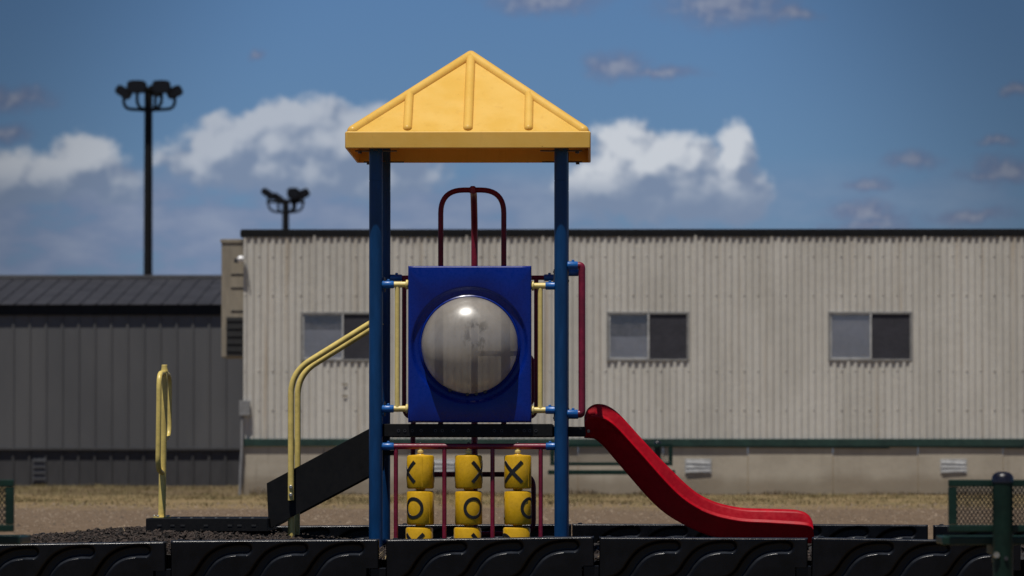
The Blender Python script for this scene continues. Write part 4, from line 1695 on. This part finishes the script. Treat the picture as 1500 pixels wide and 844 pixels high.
t.put(cmb.inputs[1], V)
p0 = cmb.outputs[0]


def blob_group(name, ells, k=0.22):
    g = bpy.data.node_groups.new(name, 'ShaderNodeTree')
    g.interface.new_socket('P', in_out='INPUT', socket_type='NodeSocketVector')
    g.interface.new_socket('D', in_out='OUTPUT', socket_type='NodeSocketFloat')
    tt = NT(g)
    gi = tt.n('NodeGroupInput')
    go = tt.n('NodeGroupOutput')
    cur = None
    for (cx, cy, rx, ry) in ells:
        cx, cy, rx, ry = cx / 100, -cy / 100, rx / 100, ry / 100
        d = tt.vmath('LENGTH', tt.vmath('MULTIPLY_ADD', gi.outputs[0], (1 / rx, 1 / ry, 0), (-cx / rx, -cy / ry, 0)))
        cur = d if cur is None else tt.math('SMOOTH_MIN', cur, d, k)
    t_out = tt.math('SUBTRACT', 1.0, cur)
    tt.put(go.inputs[0], t_out)
    return g


cumulus = blob_group('cumulus_shapes', [
    (120, 238, 66, 44), (70, 258, 76, 40), (12, 262, 76, 46), (165, 268, 50, 34),
    (330, 212, 70, 46), (400, 196, 70, 52), (480, 196, 80, 52), (565, 205, 80, 52), (285, 238, 60, 34), (430, 240, 160, 46), (560, 250, 100, 44),
    (915, 218, 56, 44), (945, 238, 66, 52), (1005, 242, 66, 48), (1079, 224, 30, 52), (895, 275, 90, 46), (1000, 282, 110, 50), (1085, 285, 50, 46)], 0.40)
greyc = blob_group('grey_cloud_shapes', [
    (800, -4, 105, 26), (1065, 6, 120, 38), (1160, 18, 60, 14), (902, 98, 56, 26), (965, 107, 80, 11), (20, 143, 70, 24), (8, 195, 36, 20),
    (1335, 236, 48, 16), (1275, 268, 44, 10), (376, 80, 15, 10), (1460, 205, 34, 10), (1490, 132, 26, 12), (1478, 250, 70, 28), (1455, 258, 60, 14), (1262, 309, 60, 22), (1290, 318, 50, 14), (1275, 330, 80, 12), (1420, 318, 80, 14)])


def use(g, p):
    nd = t.n('ShaderNodeGroup')
    nd.node_tree = g
    t.put(nd.inputs[0], p)
    return nd.outputs[0]


w1 = t.n('ShaderNodeTexNoise')
t.put(w1.inputs['Vector'], p0)
w1.inputs['Scale'].default_value = 1.7
w1.inputs['Detail'].default_value = 5
w1.inputs['Roughness'].default_value = 0.6
warp = t.vmath('MULTIPLY_ADD', t.vmath('SUBTRACT', w1.outputs['Color'], (0.5, 0.5, 0.5)), (0.5, 0.38, 0), p0)
fine = t.noise(p0, 4.2, 6, 0.62)
big = t.noise(p0, 1.3, 4, 0.55)
fine_up = t.noise(t.vmath('ADD', p0, (-0.05, 0.10, 0)), 4.2, 6, 0.62)
mid = t.noise(p0, 1.7, 2, 0.45)
mid_up = t.noise(t.vmath('ADD', p0, (-0.13, 0.24, 0)), 1.7, 2, 0.45)
D1 = use(cumulus, warp)
D1u = use(cumulus, t.vmath('ADD', warp, (-0.16, 0.34, 0)))
dens = t.math('ADD', t.math('MULTIPLY_ADD', fine, 0.72, -0.36), t.math('MULTIPLY_ADD', t.math('SUBTRACT', mid, 0.5), 0.5, D1))
alpha = t.smooth(dens, -0.15, 0.30)
relief = t.math('ADD', t.math('MULTIPLY', t.math('SUBTRACT', fine, fine_up), 0.75), t.math('MULTIPLY', t.math('SUBTRACT', mid, mid_up), 2.1))
shade = t.math('ADD', t.math('MULTIPLY_ADD', t.math('SUBTRACT', D1, D1u), 0.80, 0.36), relief)
lit = t.smooth(shade, 0.0, 1.05)
low = t.math('MAXIMUM', t.smooth(V, -3.05, -2.35, 0.0, 1.0), t.smooth(U, 11.5, 12.2))
lit = t.math('MULTIPLY', lit, t.math('MULTIPLY_ADD', low, 0.92, 0.08))
right = t.math('ADD', t.smooth(U, 1.7, 2.6, 0.82, 0.62), t.math('ADD', t.smooth(U, 7.0, 8.6, 0.0, 0.60), t.smooth(U, 11.8, 12.6, 0.0, -0.62)))
lit = t.math('MULTIPLY', lit, right)
ccol = t.mix(lit, (1.85, 2.45, 3.6), (5.6, 5.95, 6.5))
D2 = use(greyc, warp)
dens2 = t.math('MULTIPLY_ADD', t.math('SUBTRACT', fine, 0.5), 1.1, D2)
alpha2 = t.math('MULTIPLY', t.smooth(dens2, -0.25, 0.9), 0.8)
gcol = t.mix(t.smooth(t.math('ADD', dens2, t.math('MULTIPLY', t.math('SUBTRACT', fine, fine_up), 1.6)), 0.2, 1.25), (1.35, 1.65, 2.75), (2.6, 2.85, 3.7))
# broken haze layer low in the sky
hz = t.noise(t.mapping(p0, (0.55, 1.3, 1)), 1.25, 6, 0.6)
hm = t.math('MULTIPLY', t.smooth(V, -2.2, -2.9, 0, 1), t.smooth(U, 6.0, 11.5, 1.0, 0.4))
alpha3 = t.math('MULTIPLY', t.math('MULTIPLY', t.smooth(hz, 0.26, 0.50), hm), 0.9)
hcol = t.mix(t.smooth(hz, 0.35, 0.75), (1.65, 2.2, 3.5), (2.6, 3.05, 4.15))
# clear sky: bluer than the haze model low down
tint = t.mix(t.smooth(V, -6.0, 1.5), (0.265, 0.395, 0.665), (0.258, 0.378, 0.60))
tint = t.mix(t.smooth(sp.outputs[2], 0.12, 0.55), tint, (0.16, 0.22, 0.30))
base = t.mix(1.0, sky.outputs[0], tint, 'MULTIPLY')
c = t.mix(alpha3, base, hcol)
c = t.mix(alpha2, c, gcol)
c = t.mix(alpha, c, ccol)
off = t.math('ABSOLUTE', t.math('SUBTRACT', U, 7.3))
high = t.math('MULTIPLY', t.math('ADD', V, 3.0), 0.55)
away = t.smooth(t.math('ADD', off, t.math('MAXIMUM', high, 0.0)), 3.9, 9.2, 1.0, 0.55)  # lens vignette put into the sky colour, darker to the sides and top
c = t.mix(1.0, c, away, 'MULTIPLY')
ahead = t.smooth(sp.outputs[1], 0.5, 0.9)
c = t.mix(ahead, base, c)
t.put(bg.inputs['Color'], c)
w.cycles.sampling_method = 'MANUAL'
w.cycles.sample_map_resolution = 512
